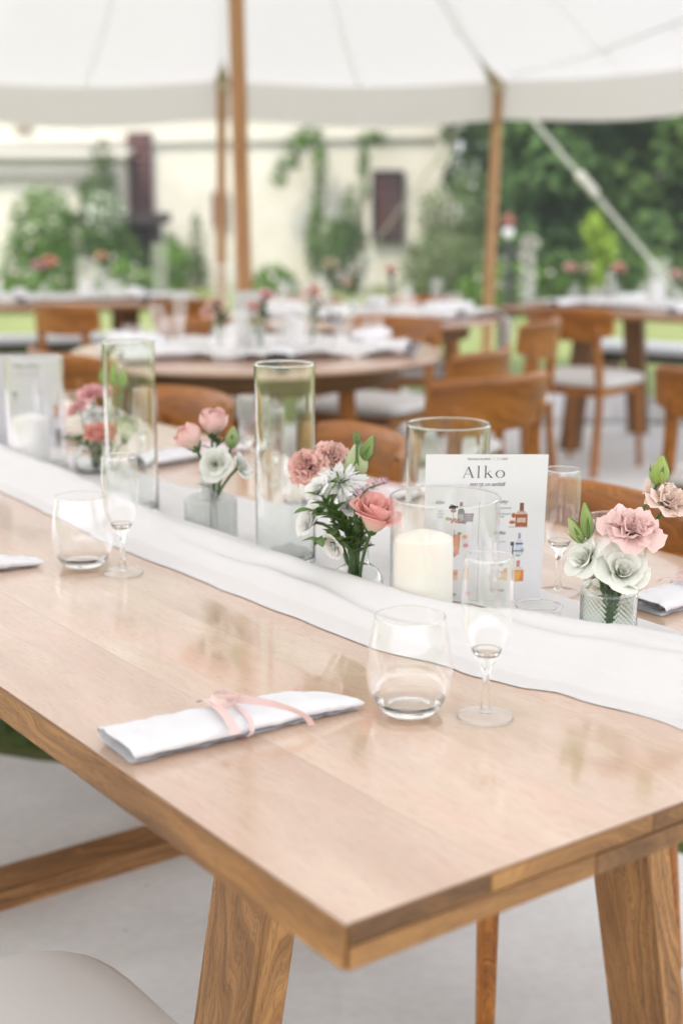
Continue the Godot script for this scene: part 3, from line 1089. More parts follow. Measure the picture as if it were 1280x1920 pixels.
func menu_card(label: String, at: Vector3, turn: float, lean: float, kind: int) -> Node3D:
	# local: bottom edge centre at the origin, the print looks along +Z
	var t := thing("menu_card", label, "menu", at, turn)
	t.rotation = Vector3(lean, turn, 0)
	var W := 0.157
	var H := 0.206
	var body := Shape.new()
	body.box(Vector3(W, H, 0.0007), Transform3D(Basis.IDENTITY, Vector3(0, H / 2, 0)), 0.0001)
	part("paper_sheet", body, M.paper if kind == 0 else mat(lin(0.60, 0.60, 0.62), 0.6), t)
	var face := Shape.new()
	face.grid([PackedVector3Array([Vector3(-W / 2 + 0.0002, H - 0.0002, 0.0006), Vector3(W / 2 - 0.0002, H - 0.0002, 0.0006)]), PackedVector3Array([Vector3(-W / 2 + 0.0002, 0.0002, 0.0006), Vector3(W / 2 - 0.0002, 0.0002, 0.0006)])])
	var pm := textured(print_sheet(kind), Color.WHITE if kind == 0 else Color(0.85, 0.85, 0.86), 0.55, Vector3.ONE, 0.4)
	part("print", face, pm, t)
	var z := 0.0009
	if kind == 0:
		write("Ramona & Jakub   |   1.7.2024", 0.0026, M.grey_ink, t, Vector3(0.001, H - 0.0058, z))
		# the heading in thin and thick strokes: A l k o
		var s := Shape.new()
		var y0 := H - 0.0315
		var y1 := H - 0.0165
		var x := -0.0300
		stroke(s, Vector2(x + 0.0005, y0), Vector2(x + 0.0068, y1), 0.0005)
		stroke(s, Vector2(x + 0.0066, y1), Vector2(x + 0.0124, y0), 0.0016)
		stroke(s, Vector2(x + 0.0028, y0 + 0.0048), Vector2(x + 0.0104, y0 + 0.0048), 0.0004)
		stroke(s, Vector2(x - 0.0012, y0), Vector2(x + 0.0024, y0), 0.0004)
		stroke(s, Vector2(x + 0.0104, y0), Vector2(x + 0.0144, y0), 0.0004)
		x = -0.0102
		stroke(s, Vector2(x, y0), Vector2(x, y1 + 0.0012), 0.0014)
		stroke(s, Vector2(x - 0.002, y0), Vector2(x + 0.002, y0), 0.0004)
		stroke(s, Vector2(x - 0.002, y1 + 0.0008), Vector2(x, y1 + 0.0013), 0.0004)
		x = -0.0012
		stroke(s, Vector2(x, y0), Vector2(x, y1 + 0.0012), 0.0014)
		stroke(s, Vector2(x - 0.002, y0), Vector2(x + 0.002, y0), 0.0004)
		stroke(s, Vector2(x - 0.002, y1 + 0.0008), Vector2(x, y1 + 0.0013), 0.0004)
		stroke(s, Vector2(x, y0 + 0.0038), Vector2(x + 0.0062, y0 + 0.0098), 0.0005)
		stroke(s, Vector2(x + 0.0026, y0 + 0.0062), Vector2(x + 0.0078, y0), 0.0015)
		stroke(s, Vector2(x + 0.0055, y0), Vector2(x + 0.0097, y0), 0.0004)
		x = 0.0176
		for k in 28:
			var a := TAU * k / 28.0
			var b := TAU * (k + 1) / 28.0
			var ra := Vector2(cos(a) * 0.0051, sin(a) * 0.0050)
			var rb := Vector2(cos(b) * 0.0051, sin(b) * 0.0050)
			stroke(s, Vector2(x, y0 + 0.0050) + ra, Vector2(x, y0 + 0.0050) + rb, 0.0004 + 0.0013 * absf(cos(a)) ** 1.6, 0.0004 + 0.0013 * absf(cos(b)) ** 1.6)
		part("heading", s, M.ink, t, Vector3(0, 0, 0.0007))
		write("pro ty, co neřídí", 0.0046, M.ink, t, Vector3(0.002, H - 0.0405, z), true, 0.42, "lettering", 0.92)
		var items := [["víno", -0.058, 0.0655], ["rumy", 0.022, 0.0645], ["drinky", -0.058, 0.110], ["vodka", 0.02, 0.1085], ["spritz", -0.058, 0.155], ["whisky", 0.018, 0.1535], ["pivo", -0.058, 0.195], ["liqueur", 0.02, 0.191]]
		for e in items:
			write(e[0], 0.0042, M.ink, t, Vector3(e[1], H - e[2], z), true, 0.4, "lettering", 0.95)
		for e in [["červené", -0.058, 0.074], ["bílé", -0.058, 0.078], ["růžové", -0.058, 0.082], ["sladké", -0.058, 0.086], ["karibský tmavý", 0.024, 0.0735], ["bílý", 0.018, 0.0775], ["kořeněný gold", 0.024, 0.0815], ["zlatý", 0.022, 0.0855], ["jemná, citron", 0.02, 0.121], ["irská, skotská", 0.02, 0.164]]:
			write(e[0], 0.0021, M.grey_ink, t, Vector3(e[1], H - e[2], z), false)
	else:
		write("Nealko", 0.012, M.grey_ink, t, Vector3(0.006, H - 0.026, z), true, 0.0)
		write("pro řidiče a děti", 0.0048, M.grey_ink, t, Vector3(0.006, H - 0.044, z), true, 0.35)
	return t

# ---------------------------------------------------------------- plants
func foliage(lobes: Array, count: int, size: float, c0: Color, c1: Color, sd: int, hollow := 0.55) -> Shape:
	# leaf-sized folded faces spread through a few ellipsoids [centre, radii]
	var rng := RandomNumberGenerator.new()
	rng.seed = sd
	var s := Shape.new()
	var total := 0.0
	for l in lobes:
		total += l[1].x * l[1].y * l[1].z
	for l in lobes:
		var k := int(count * l[1].x * l[1].y * l[1].z / total)
		var tone := rng.randf()
		for i in k:
			var d := Vector3(rng.randfn(), rng.randfn(), rng.randfn()).normalized()
			var f := pow(rng.randf_range(hollow * hollow * hollow, 1.0), 0.33) * rng.randf_range(0.85, 1.12)
			var p: Vector3 = l[0] + d * f * l[1]
			var nrm := (d + Vector3(rng.randfn(), rng.randfn() + 0.4, rng.randfn()) * 0.6).normalized()
			var ax := nrm.cross(Vector3(rng.randfn(), rng.randfn(), rng.randfn())).normalized()
			var ay := nrm.cross(ax)
			var w := size * rng.randf_range(0.6, 1.3)
			var c := c0.lerp(c1, clampf(0.6 * rng.randf() + 0.4 * tone, 0, 1))
			var first := s.v.size()
			for q in [p - ax * w, p + ay * w * 0.55 + nrm * w * 0.2, p + ax * w, p - ay * w * 0.55 + nrm * w * 0.2]:
				s.v.append(q)
				s.n.append(nrm)
				s.uv.append(Vector2.ZERO)
				s.col.append(c)
			s.quad_idx(first + 3, first + 2, first + 1, first)
	return s

func plant(called: String, label: String, category: String, at: Vector3, lobes: Array, count: int, size: float, c0: Color, c1: Color, sd: int, stems: Array, group := "", crown := "foliage") -> Node3D:
	var t := thing(called, label, category, at, 0.0, group)
	part(crown, foliage(lobes, count, size, c0, c1, sd), M.foliage, t)
	for st in stems:
		var s := Shape.new()
		s.tube(st[0], st[1], st[2], 7)
		part("trunk" if crown == "crown" else "stem", s, M.bark, t)
	return t

func line(a: Vector3, b: Vector3, n := 6, sag := 0.0, wob := 0.0, sd := 0) -> PackedVector3Array:
	var p := PackedVector3Array()
	for i in n + 1:
		var f := float(i) / n
		p.append(a.lerp(b, f) + Vector3(wob * sin(f * 7.0 + sd), -sag * 4.0 * f * (1.0 - f), wob * cos(f * 5.0 + sd)))
	return p

# ---------------------------------------------------------------- tent
const EAVE := 2.2
const OUTLINE := [Vector2(-0.9, -11.0), Vector2(1.19, -11.0), Vector2(2.75, -8.9), Vector2(3.4, -6.2), Vector2(3.4, -3.6), Vector2(3.4, -1.0), Vector2(3.0, 1.4), Vector2(1.2, 3.0), Vector2(-1.0, 3.2), Vector2(-3.2, 3.0), Vector2(-5.0, 1.6), Vector2(-5.4, -1.0), Vector2(-5.4, -3.6), Vector2(-5.2, -6.2), Vector2(-4.5, -8.9), Vector2(-3.0, -10.97)]
const PEAK_A := Vector2(-0.6, -8.0)
const PEAK_B := Vector2(-1.6, -0.2)

func roof_at(b: Vector2, t: float) -> Vector3:
	# from the ridge line between the two peaks (t = 0) out to the eave point b (t = 1)
	var d := PEAK_B - PEAK_A
	var s := clampf((b - PEAK_A).dot(d) / d.length_squared(), 0.0, 1.0)
	var ridge := PEAK_A + d * s
	var top := 4.6 - 1.1 * sin(PI * s)
	var p := ridge.lerp(b, t)
	return Vector3(p.x, EAVE + (top - EAVE) * pow(1.0 - t, 1.18), p.y)

func build_tent() -> void:
	var t := thing("pole_tent", "large white pole tent roof with hanging valance over the dining tables", "tent")
	var edge: Array[Vector2] = []
	for k in OUTLINE.size():
		var a: Vector2 = OUTLINE[k]
		var b: Vector2 = OUTLINE[(k + 1) % OUTLINE.size()]
		for i in 8:
			edge.append(a.lerp(b, i / 8.0))
	var roof := Shape.new()
	var rows := []
	for i in 19:
		var row := PackedVector3Array()
		for k in edge.size():
			var f := (k % 8) / 8.0
			var p := roof_at(edge[k], i / 18.0)
			p.y -= 0.05 * sin(PI * f) * (i / 18.0)
			row.append(p)
		rows.append(row)
	roof.grid(rows, true)
	part("canopy", roof, M.canvas, t)
	var val := Shape.new()
	rows = []
	for i in 6:
		var row := PackedVector3Array()
		for k in edge.size():
			var f := (k % 8) / 8.0
			var p := roof_at(edge[k], 1.0)
			var out := (edge[k] - Vector2(-1.0, -4.0)).normalized()
			var w := 0.015 * sin(k * 1.7) * i / 5.0
			p += Vector3(out.x * w, -0.05 * sin(PI * f) - 0.29 * i / 5.0 + 0.008 * sin(k * 0.9) * i / 5.0, out.y * w)
			row.append(p)
		rows.append(row)
	val.grid(rows, true)
	part("valance", val, M.valance, t)
	# seams run from the ridge to each pole and halfway between
	for k in range(0, edge.size(), 4):
		var b: Vector2 = edge[k]
		if b.y > -5.5:
			continue
		var s := Shape.new()
		var sr := []
		var tang := (edge[(k + 1) % edge.size()] - edge[(k - 1 + edge.size()) % edge.size()]).normalized() * 0.010
		for i in 19:
			var f := i / 18.0
			var p := roof_at(b, f) - Vector3(0, 0.012 + 0.05 * (1.0 if k % 8 else 0.0) * f, 0)
			var w := Vector3(tang.x, 0, tang.y) * (0.4 + 0.6 * f)
			sr.append(PackedVector3Array([p - w, p + w]))
		s.grid(sr)
		part("seam", s, M.seam, t)
	var names := {0: "wooden side pole of the tent in front of the cream house wall", 1: "wooden side pole of the tent in front of the dark trees", 2: "wooden side pole of the tent past the far right tables", 15: "wooden side pole of the tent past the far left table"}
	for k in names:
		var b: Vector2 = OUTLINE[k]
		var inward := (Vector2(-1, -4) - b).normalized() * 0.03
		var o := thing("side_pole", names[k], "tent pole", Vector3(b.x + inward.x, 0, b.y + inward.y), 0, "side poles of the tent")
		var s := Shape.new()
		s.tube(line(Vector3(-0.05, 0, 0), Vector3(0, EAVE - 0.01, 0), 4), 0.040, 0.036, 12)
		part("pole_shaft", s, M.pole, o)
		var cap := Shape.new()
		var cr := []
		for i in 5:
			var row := PackedVector3Array()
			for j in 9:
				var a := lerpf(-1.0, 1.0, j / 8.0)
				var f := i / 4.0
				var rp := roof_at(b, 1.0 - 0.10 * f)
				var side := Vector2(-inward.y, inward.x).normalized() * a * 0.07 * (1.0 - f)
				row.append(rp - o.position + Vector3(side.x, -0.02 - 0.01 * absf(a), side.y))
			cr.append(row)
		cap.grid(cr)
		part("corner_patch", cap, M.leather, o)
		var band := Shape.new()
		band.lathe(PackedVector2Array([Vector2(0.0, -0.05), Vector2(0.05, -0.05), Vector2(0.052, 0.0), Vector2(0.02, 0.03), Vector2(0.0, 0.03)]), 14, Vector3(0, EAVE - 0.03, 0))
		part("pole_cap", band, M.leather, o)
	var c := thing("centre_pole", "thick brown wooden centre pole holding up the tent roof", "tent pole", Vector3(-0.57, 0, -8.0))
	var cs := Shape.new()
	cs.tube(line(Vector3(0.03, 0, 0), Vector3(-0.03, 4.55, 0), 5), 0.047, 0.041, 14)
	part("pole_shaft", cs, M.pole, c)
	var shoe := Shape.new()
	shoe.lathe(PackedVector2Array([Vector2(0, 0), Vector2(0.09, 0), Vector2(0.09, 0.012), Vector2(0.055, 0.02), Vector2(0.052, 0.1), Vector2(0, 0.1)]), 16, Vector3(0.03, 0.002, 0))
	part("base_shoe", shoe, M.dark_wood, c)
	# guy ropes of the side pole by the trees
	var g := thing("guy_strap", "pale webbing guy strap with a ratchet running down in front of the dark trees", "guy rope", Vector3(3.45, 0, -12.5))
	var from := Vector3(1.2, EAVE, -11.02) - g.position
	var strap := Shape.new()
	strap.box(Vector3(from.length(), 0.038, 0.004), Transform3D(Basis(from.normalized(), from.normalized().cross(Vector3(0.4, 0, 1)).normalized() * -1.0, from.normalized().cross(from.normalized().cross(Vector3(0.4, 0, 1)).normalized() * -1.0)), from / 2), 0.001)
	part("strap", strap, M.webbing, g)
	var rat := Shape.new()
	rat.box(Vector3(0.26, 0.075, 0.05), Transform3D(Basis(from.normalized(), from.normalized().cross(Vector3(0.4, 0, 1)).normalized() * -1.0, from.normalized().cross(from.normalized().cross(Vector3(0.4, 0, 1)).normalized() * -1.0)), from * 0.655), 0.012)
	part("ratchet", rat, mat(lin(0.48, 0.46, 0.40), 0.6), g)
	var stake := Shape.new()
	stake.tube(line(Vector3(0.05, -0.1, -0.02), Vector3(-0.05, 0.18, 0.02), 3), 0.014, 0.014, 8)
	part("stake", stake, M.dark_wood, g)
	var g2 := thing("guy_rope", "thin pale guy rope running down beside the cream house wall", "guy rope", Vector3(-0.35, 0, -12.9))
	var rp := Shape.new()
	rp.tube(line(Vector3(0, 0.05, 0), Vector3(1.15, EAVE, -11.02) - g2.position, 6), 0.008, 0.008, 8)
	part("rope", rp, M.rope, g2)
	var st2 := Shape.new()
	st2.tube(line(Vector3(-0.05, -0.1, -0.02), Vector3(0.03, 0.18, 0.02), 3), 0.014, 0.014, 8)
	part("stake", st2, M.dark_wood, g2)
	# thin light strings under the roof
	for e in [[Vector3(1.12, 2.2, -10.8), Vector3(0.05, 3.35, -8.4), "thin string light cable sagging towards the tent's centre pole"], [Vector3(1.25, 2.22, -10.8), Vector3(2.9, 2.75, -7.4), "thin string light cable with small bulbs along the tent's side"]]:
		var a: Vector3 = e[0]
		var o := thing("string_light", e[2], "string light", a, 0, "string lights under the tent roof")
		var pts := line(Vector3.ZERO, e[1] - a, 16, 0.10)
		var w := Shape.new()
		w.tube(pts, 0.0035, 0.0035, 6)
		part("cable", w, M.trim, o)
		for i in range(5, 16, 3):
			var bl := Shape.new()
			bl.lathe(smooth(pairs([0.0, -0.06, 0.013, -0.055, 0.019, -0.04, 0.014, -0.02, 0.010, 0.0, 0.0, 0.004]), 3), 10, pts[i])
			part("bulb", bl, M.glass, o)

# ---------------------------------------------------------------- house and garden
func build_house() -> void:
	var h := thing("garden_house", "long cream rendered house with dark brown shutters beyond the lawn", "house", Vector3(0, 0, -23))
	var wall := Shape.new()
	wall.box(Vector3(16.0, 6.2, 0.5), Transform3D(Basis.IDENTITY, Vector3(-6.2, 3.1, -0.25)), 0.01)
	part("wall", wall, M.plaster, h)
	var roof := Shape.new()
	roof.grid([PackedVector3Array([Vector3(-14.5, 6.1, 0.5), Vector3(2.1, 6.1, 0.5)]), PackedVector3Array([Vector3(-14.5, 8.6, -4.0), Vector3(2.1, 8.6, -4.0)]), PackedVector3Array([Vector3(-14.5, 6.1, -8.0), Vector3(2.1, 6.1, -8.0)])])
	part("roof", roof, M.shutter_red, h)
	var cor := Shape.new()
	cor.box(Vector3(9.0, 0.07, 0.06), Transform3D(Basis(Vector3(0, 0, 1), 0.02), Vector3(-3.0, 2.25, 0.034)), 0.01)
	part("cornice", cor, M.trim, h)
	# tall shutter, small shutter, and the window with its frame and panes
	var sh := Shape.new()
	sh.box(Vector3(0.40, 1.27, 0.06), Transform3D(Basis.IDENTITY, Vector3(-3.21, 1.78, 0.05)), 0.008)
	var tall := part("shutter", sh, M.shutter, h)
	for k in 9:
		var sl := Shape.new()
		sl.box(Vector3(0.33, 0.1, 0.014), Transform3D(Basis(Vector3(1, 0, 0), -0.35), Vector3(-3.21, 1.23 + k * 0.135, 0.09)), 0.003)
		part("slat", sl, M.shutter, tall)
	var sm := Shape.new()
	sm.box(Vector3(0.25, 0.55, 0.06), Transform3D(Basis.IDENTITY, Vector3(-1.95, 1.21, 0.05)), 0.008)
	part("shutter", sm, M.shutter_red, h)
	var up := Shape.new()
	up.box(Vector3(0.24, 0.2, 0.05), Transform3D(Basis.IDENTITY, Vector3(-5.05, 2.53, 0.04)), 0.008)
	part("shutter", up, mat(lin(0.22, 0.16, 0.12), 0.7), h)
	var win := Shape.new()
	for e in [[Vector3(0.52, 0.06, 0.1), Vector3(0.74, 1.80, 0.045)], [Vector3(0.52, 0.08, 0.14), Vector3(0.74, 0.74, 0.06)], [Vector3(0.05, 0.98, 0.1), Vector3(0.505, 1.27, 0.045)], [Vector3(0.05, 0.98, 0.1), Vector3(0.975, 1.27, 0.045)]]:
		win.box(e[0], Transform3D(Basis.IDENTITY, e[1]), 0.006)
	var wn := part("window", win, M.dark_wood, h)
	var pane := Shape.new()
	pane.box(Vector3(0.42, 0.98, 0.02), Transform3D(Basis.IDENTITY, Vector3(0.74, 1.27, 0.02)), 0.002)
	part("pane", pane, M.dark_pane, wn)
	for k in 2:
		var leafed := Shape.new()
		leafed.box(Vector3(0.13, 0.95, 0.03), Transform3D(Basis.IDENTITY, Vector3(0.66 + k * 0.2, 1.275, 0.055)), 0.004)
		part("casement", leafed, M.shutter_red if k == 0 else M.shutter, wn)
	# the low side wing with its dark porch
	var w := thing("side_wing", "low cream side wing of the house with a dark eave line", "house", Vector3(-5.2, 0, -22.2))
	var ws := Shape.new()
	ws.box(Vector3(3.6, 2.02, 0.7), Transform3D(Basis.IDENTITY, Vector3(0, 1.01, -0.36)), 0.01)
	part("wall", ws, M.plaster, w)
	var wr := Shape.new()
	wr.box(Vector3(3.8, 0.06, 0.95), Transform3D(Basis(Vector3(1, 0, 0), 0.12), Vector3(0, 2.06, -0.3)), 0.01)
	part("roof", wr, M.trim, w)
	var ev := Shape.new()
	ev.box(Vector3(3.5, 0.09, 0.10), Transform3D(Basis.IDENTITY, Vector3(0, 1.73, 0.06)), 0.01)
	part("eave_beam", ev, mat(lin(0.20, 0.19, 0.165), 0.8), w)
	var p := thing("porch", "dark wooden porch with a black opening below the tall brown shutter", "porch", Vector3(-3.37, 0, -21.2))
	var beam := Shape.new()
	beam.box(Vector3(1.5, 0.15, 0.9), Transform3D(Basis.IDENTITY, Vector3(0, 1.09, -0.3)), 0.01)
	part("roof", beam, M.dark_wood, p)
	var back := Shape.new()
	back.box(Vector3(1.0, 1.0, 0.05), Transform3D(Basis.IDENTITY, Vector3(0.12, 0.5, -0.6)), 0.01)
	part("door", back, M.dark_wood, p)
	for sx in [-0.68, 0.62]:
		var post := Shape.new()
		post.box(Vector3(0.09, 1.01, 0.09), Transform3D(Basis.IDENTITY, Vector3(sx, 0.505, 0.05)), 0.008)
		part("post", post, M.dark_wood, p)

func build_garden() -> void:
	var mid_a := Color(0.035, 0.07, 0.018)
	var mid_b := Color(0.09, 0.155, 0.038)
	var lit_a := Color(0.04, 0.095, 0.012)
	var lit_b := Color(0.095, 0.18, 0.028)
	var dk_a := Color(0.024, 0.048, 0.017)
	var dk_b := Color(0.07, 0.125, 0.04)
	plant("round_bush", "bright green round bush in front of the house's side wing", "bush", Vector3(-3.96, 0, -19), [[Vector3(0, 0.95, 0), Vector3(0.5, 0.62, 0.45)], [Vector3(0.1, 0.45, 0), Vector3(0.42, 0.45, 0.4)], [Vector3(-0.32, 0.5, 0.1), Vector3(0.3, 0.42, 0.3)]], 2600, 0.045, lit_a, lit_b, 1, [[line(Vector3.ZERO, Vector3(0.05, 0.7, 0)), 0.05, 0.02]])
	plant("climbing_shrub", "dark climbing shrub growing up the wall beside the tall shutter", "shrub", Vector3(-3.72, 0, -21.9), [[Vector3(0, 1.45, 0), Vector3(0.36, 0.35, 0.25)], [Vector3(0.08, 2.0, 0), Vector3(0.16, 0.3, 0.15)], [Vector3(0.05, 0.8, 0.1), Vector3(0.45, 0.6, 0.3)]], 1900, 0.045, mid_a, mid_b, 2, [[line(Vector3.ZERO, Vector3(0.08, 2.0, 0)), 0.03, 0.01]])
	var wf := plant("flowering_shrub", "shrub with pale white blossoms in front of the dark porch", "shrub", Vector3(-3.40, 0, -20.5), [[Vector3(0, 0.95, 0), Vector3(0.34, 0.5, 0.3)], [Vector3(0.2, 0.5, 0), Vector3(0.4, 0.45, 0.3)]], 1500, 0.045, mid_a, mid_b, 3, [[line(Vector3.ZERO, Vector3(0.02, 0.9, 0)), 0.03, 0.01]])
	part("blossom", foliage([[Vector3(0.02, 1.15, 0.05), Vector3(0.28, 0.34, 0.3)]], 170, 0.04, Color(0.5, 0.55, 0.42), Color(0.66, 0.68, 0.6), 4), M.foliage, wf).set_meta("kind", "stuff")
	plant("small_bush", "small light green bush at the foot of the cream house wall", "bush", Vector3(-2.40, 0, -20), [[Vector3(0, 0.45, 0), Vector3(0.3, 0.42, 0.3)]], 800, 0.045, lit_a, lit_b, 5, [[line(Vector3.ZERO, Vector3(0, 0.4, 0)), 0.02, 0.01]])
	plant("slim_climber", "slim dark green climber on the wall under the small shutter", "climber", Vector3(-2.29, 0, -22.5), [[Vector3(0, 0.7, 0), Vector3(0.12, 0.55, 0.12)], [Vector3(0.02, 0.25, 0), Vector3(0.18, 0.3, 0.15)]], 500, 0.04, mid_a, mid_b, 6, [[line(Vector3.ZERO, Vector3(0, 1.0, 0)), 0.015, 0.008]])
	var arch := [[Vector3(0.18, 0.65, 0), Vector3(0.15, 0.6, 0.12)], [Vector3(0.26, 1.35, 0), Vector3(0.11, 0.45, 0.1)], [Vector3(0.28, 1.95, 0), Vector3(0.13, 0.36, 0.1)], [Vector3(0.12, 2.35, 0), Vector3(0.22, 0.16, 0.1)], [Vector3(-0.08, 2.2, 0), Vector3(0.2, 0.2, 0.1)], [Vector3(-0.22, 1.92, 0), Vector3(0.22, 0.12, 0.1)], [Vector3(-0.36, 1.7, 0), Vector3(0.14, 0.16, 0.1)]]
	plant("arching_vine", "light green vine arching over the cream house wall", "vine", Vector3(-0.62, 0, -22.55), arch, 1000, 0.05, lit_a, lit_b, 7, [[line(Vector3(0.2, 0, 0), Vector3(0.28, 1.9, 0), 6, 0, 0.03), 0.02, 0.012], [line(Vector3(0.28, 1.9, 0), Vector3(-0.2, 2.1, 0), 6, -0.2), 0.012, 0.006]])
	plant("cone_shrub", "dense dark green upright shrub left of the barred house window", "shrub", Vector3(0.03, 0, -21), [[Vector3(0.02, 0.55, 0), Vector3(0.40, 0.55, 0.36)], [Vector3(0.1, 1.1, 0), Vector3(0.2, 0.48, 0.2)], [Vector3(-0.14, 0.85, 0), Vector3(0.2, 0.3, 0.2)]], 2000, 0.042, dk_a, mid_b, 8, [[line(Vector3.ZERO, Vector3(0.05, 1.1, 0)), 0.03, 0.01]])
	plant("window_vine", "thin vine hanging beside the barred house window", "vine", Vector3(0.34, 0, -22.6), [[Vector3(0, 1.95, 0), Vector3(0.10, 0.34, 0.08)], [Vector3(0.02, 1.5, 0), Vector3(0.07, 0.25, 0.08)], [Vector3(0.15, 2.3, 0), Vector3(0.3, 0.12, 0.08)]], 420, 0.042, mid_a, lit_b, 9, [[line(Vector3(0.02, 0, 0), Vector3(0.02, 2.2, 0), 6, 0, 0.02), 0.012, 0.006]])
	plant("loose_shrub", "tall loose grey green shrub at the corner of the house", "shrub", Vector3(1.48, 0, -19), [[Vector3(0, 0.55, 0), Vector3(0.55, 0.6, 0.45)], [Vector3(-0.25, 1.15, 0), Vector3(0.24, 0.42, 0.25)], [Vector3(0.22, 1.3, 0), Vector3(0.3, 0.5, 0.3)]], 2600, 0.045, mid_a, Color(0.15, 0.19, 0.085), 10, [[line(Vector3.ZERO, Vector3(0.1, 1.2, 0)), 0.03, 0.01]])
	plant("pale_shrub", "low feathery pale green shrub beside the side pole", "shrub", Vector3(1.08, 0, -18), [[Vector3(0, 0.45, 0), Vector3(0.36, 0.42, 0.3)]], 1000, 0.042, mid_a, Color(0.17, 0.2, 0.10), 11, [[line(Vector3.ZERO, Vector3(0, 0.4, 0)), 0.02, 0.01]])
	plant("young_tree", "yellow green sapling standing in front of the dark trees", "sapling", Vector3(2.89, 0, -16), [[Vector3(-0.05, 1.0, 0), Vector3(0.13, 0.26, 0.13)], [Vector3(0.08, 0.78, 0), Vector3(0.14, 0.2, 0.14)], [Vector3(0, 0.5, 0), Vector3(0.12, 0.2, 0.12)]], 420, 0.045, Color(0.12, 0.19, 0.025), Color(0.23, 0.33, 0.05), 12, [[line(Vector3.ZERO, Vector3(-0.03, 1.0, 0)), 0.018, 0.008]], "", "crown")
	# flower beds along the house
	for e in [["flower_bed", "flower bed of pale blossoms below the dark porch", Vector3(-2.7, 0, -17.6), Vector3(0.55, 0.34, 0.3), 21], ["flower_bed", "low green flower bed in front of the round bush", Vector3(-4.0, 0, -17.2), Vector3(0.75, 0.3, 0.3), 22], ["flower_bed", "low flower bed at the foot of the arching vine", Vector3(-0.9, 0, -18.5), Vector3(0.35, 0.3, 0.3), 23], ["flower_bed", "grassy flower bed with pale seed heads behind the side pole", Vector3(1.95, 0, -16.6), Vector3(0.6, 0.4, 0.35), 24], ["flower_bed", "dark leafy bed below the dark trees", Vector3(3.6, 0, -16.8), Vector3(1.5, 0.5, 0.4), 25]]:
		var b := plant(e[0], e[1], "flower bed", e[2], [[Vector3(0, e[3].y * 0.7, 0), e[3]]], 1100, 0.05, mid_a, lit_b if e[4] != 25 else mid_b, e[4], [[line(Vector3.ZERO, Vector3(0, 0.25, 0)), 0.01, 0.006]], "flower beds along the house")
		part("blossom", foliage([[Vector3(0, e[3].y * 0.95, 0.05), e[3] * 0.95]], 90 if e[4] != 25 else 20, 0.035, Color(0.55, 0.5, 0.42), Color(0.62, 0.55, 0.55), e[4] + 40), M.foliage, b).set_meta("kind", "stuff")
	# trees
	var k := 0
	for e in [[Vector3(2.85, 0, -21.5), 6.5, 1.5, "dark broad tree nearest to the house corner"], [Vector3(3.1, 0, -19.5), 5.2, 1.25, "dark dense tree behind the side pole"], [Vector3(4.7, 0, -18.6), 6.0, 1.5, "dark tree with drooping branches behind the guy strap"], [Vector3(6.6, 0, -21), 7.5, 1.9, "tall dark tree at the far end of the tree row"], [Vector3(4.0, 0, -24), 8.0, 2.2, "tall dark tree in the second row behind the others"], [Vector3(8.5, 0, -19), 7.0, 1.9, "dark tree beyond the end of the tree row"], [Vector3(7.4, 0, -26), 8.5, 2.6, "tall dark tree at the far right behind the others"]]:
		var hh: float = e[1]
		var rr: float = e[2]
		var rng := RandomNumberGenerator.new()
		rng.seed = 300 + k
		var lobes := []
		for i in 22:
			var f := i / 21.0
			var rad := rr * (0.35 + 0.65 * sin(PI * (0.12 + 0.80 * f)))
			var an := i * 2.399
			lobes.append([Vector3(cos(an) * rad * 0.62, hh * lerpf(0.10, 0.93, f), sin(an) * rad * 0.62), Vector3.ONE * rr * rng.randf_range(0.38, 0.55) * Vector3(1.1, 0.8, 1.1)])
		var tr := plant("garden_tree", e[3], "tree", e[0], lobes, 11000, 0.105, dk_a, dk_b if k != 2 else Color(0.075, 0.125, 0.035), 60 + k, [[line(Vector3.ZERO, Vector3(0.1, hh * 0.8, 0), 8, 0, 0.06, k), 0.16, 0.05]], "trees behind the tables", "crown")
		for i in 5:
			var br := Shape.new()
			br.tube(line(Vector3(0.05, hh * (0.25 + 0.11 * i), 0), lobes[4 * i + 1][0], 4), 0.05, 0.015, 6)
			part("branch", br, M.bark, tr)
		k += 1
	# a garden lamp among the shrubs
	var l := thing("garden_lamp", "black garden lamp with a white globe and dark red cap among the shrubs", "lamp post", Vector3(1.77, 0, -15))
	var ps := Shape.new()
	ps.tube(line(Vector3.ZERO, Vector3(0, 0.92, 0), 3), 0.045, 0.035, 10)
	part("post", ps, M.black, l)
	var gl := Shape.new()
	gl.ball(Vector3(-0.01, 1.0, 0), Vector3(0.06, 0.065, 0.06), 14, 8)
	part("globe", gl, M.lamp_white, l)
	var cp := Shape.new()
	cp.lathe(smooth(pairs([0.0, 0.0, 0.085, 0.0, 0.08, 0.025, 0.055, 0.08, 0.02, 0.12, 0.0, 0.125]), 3), 14, Vector3(-0.01, 1.075, 0))
	part("cap", cp, M.shutter_red, l)

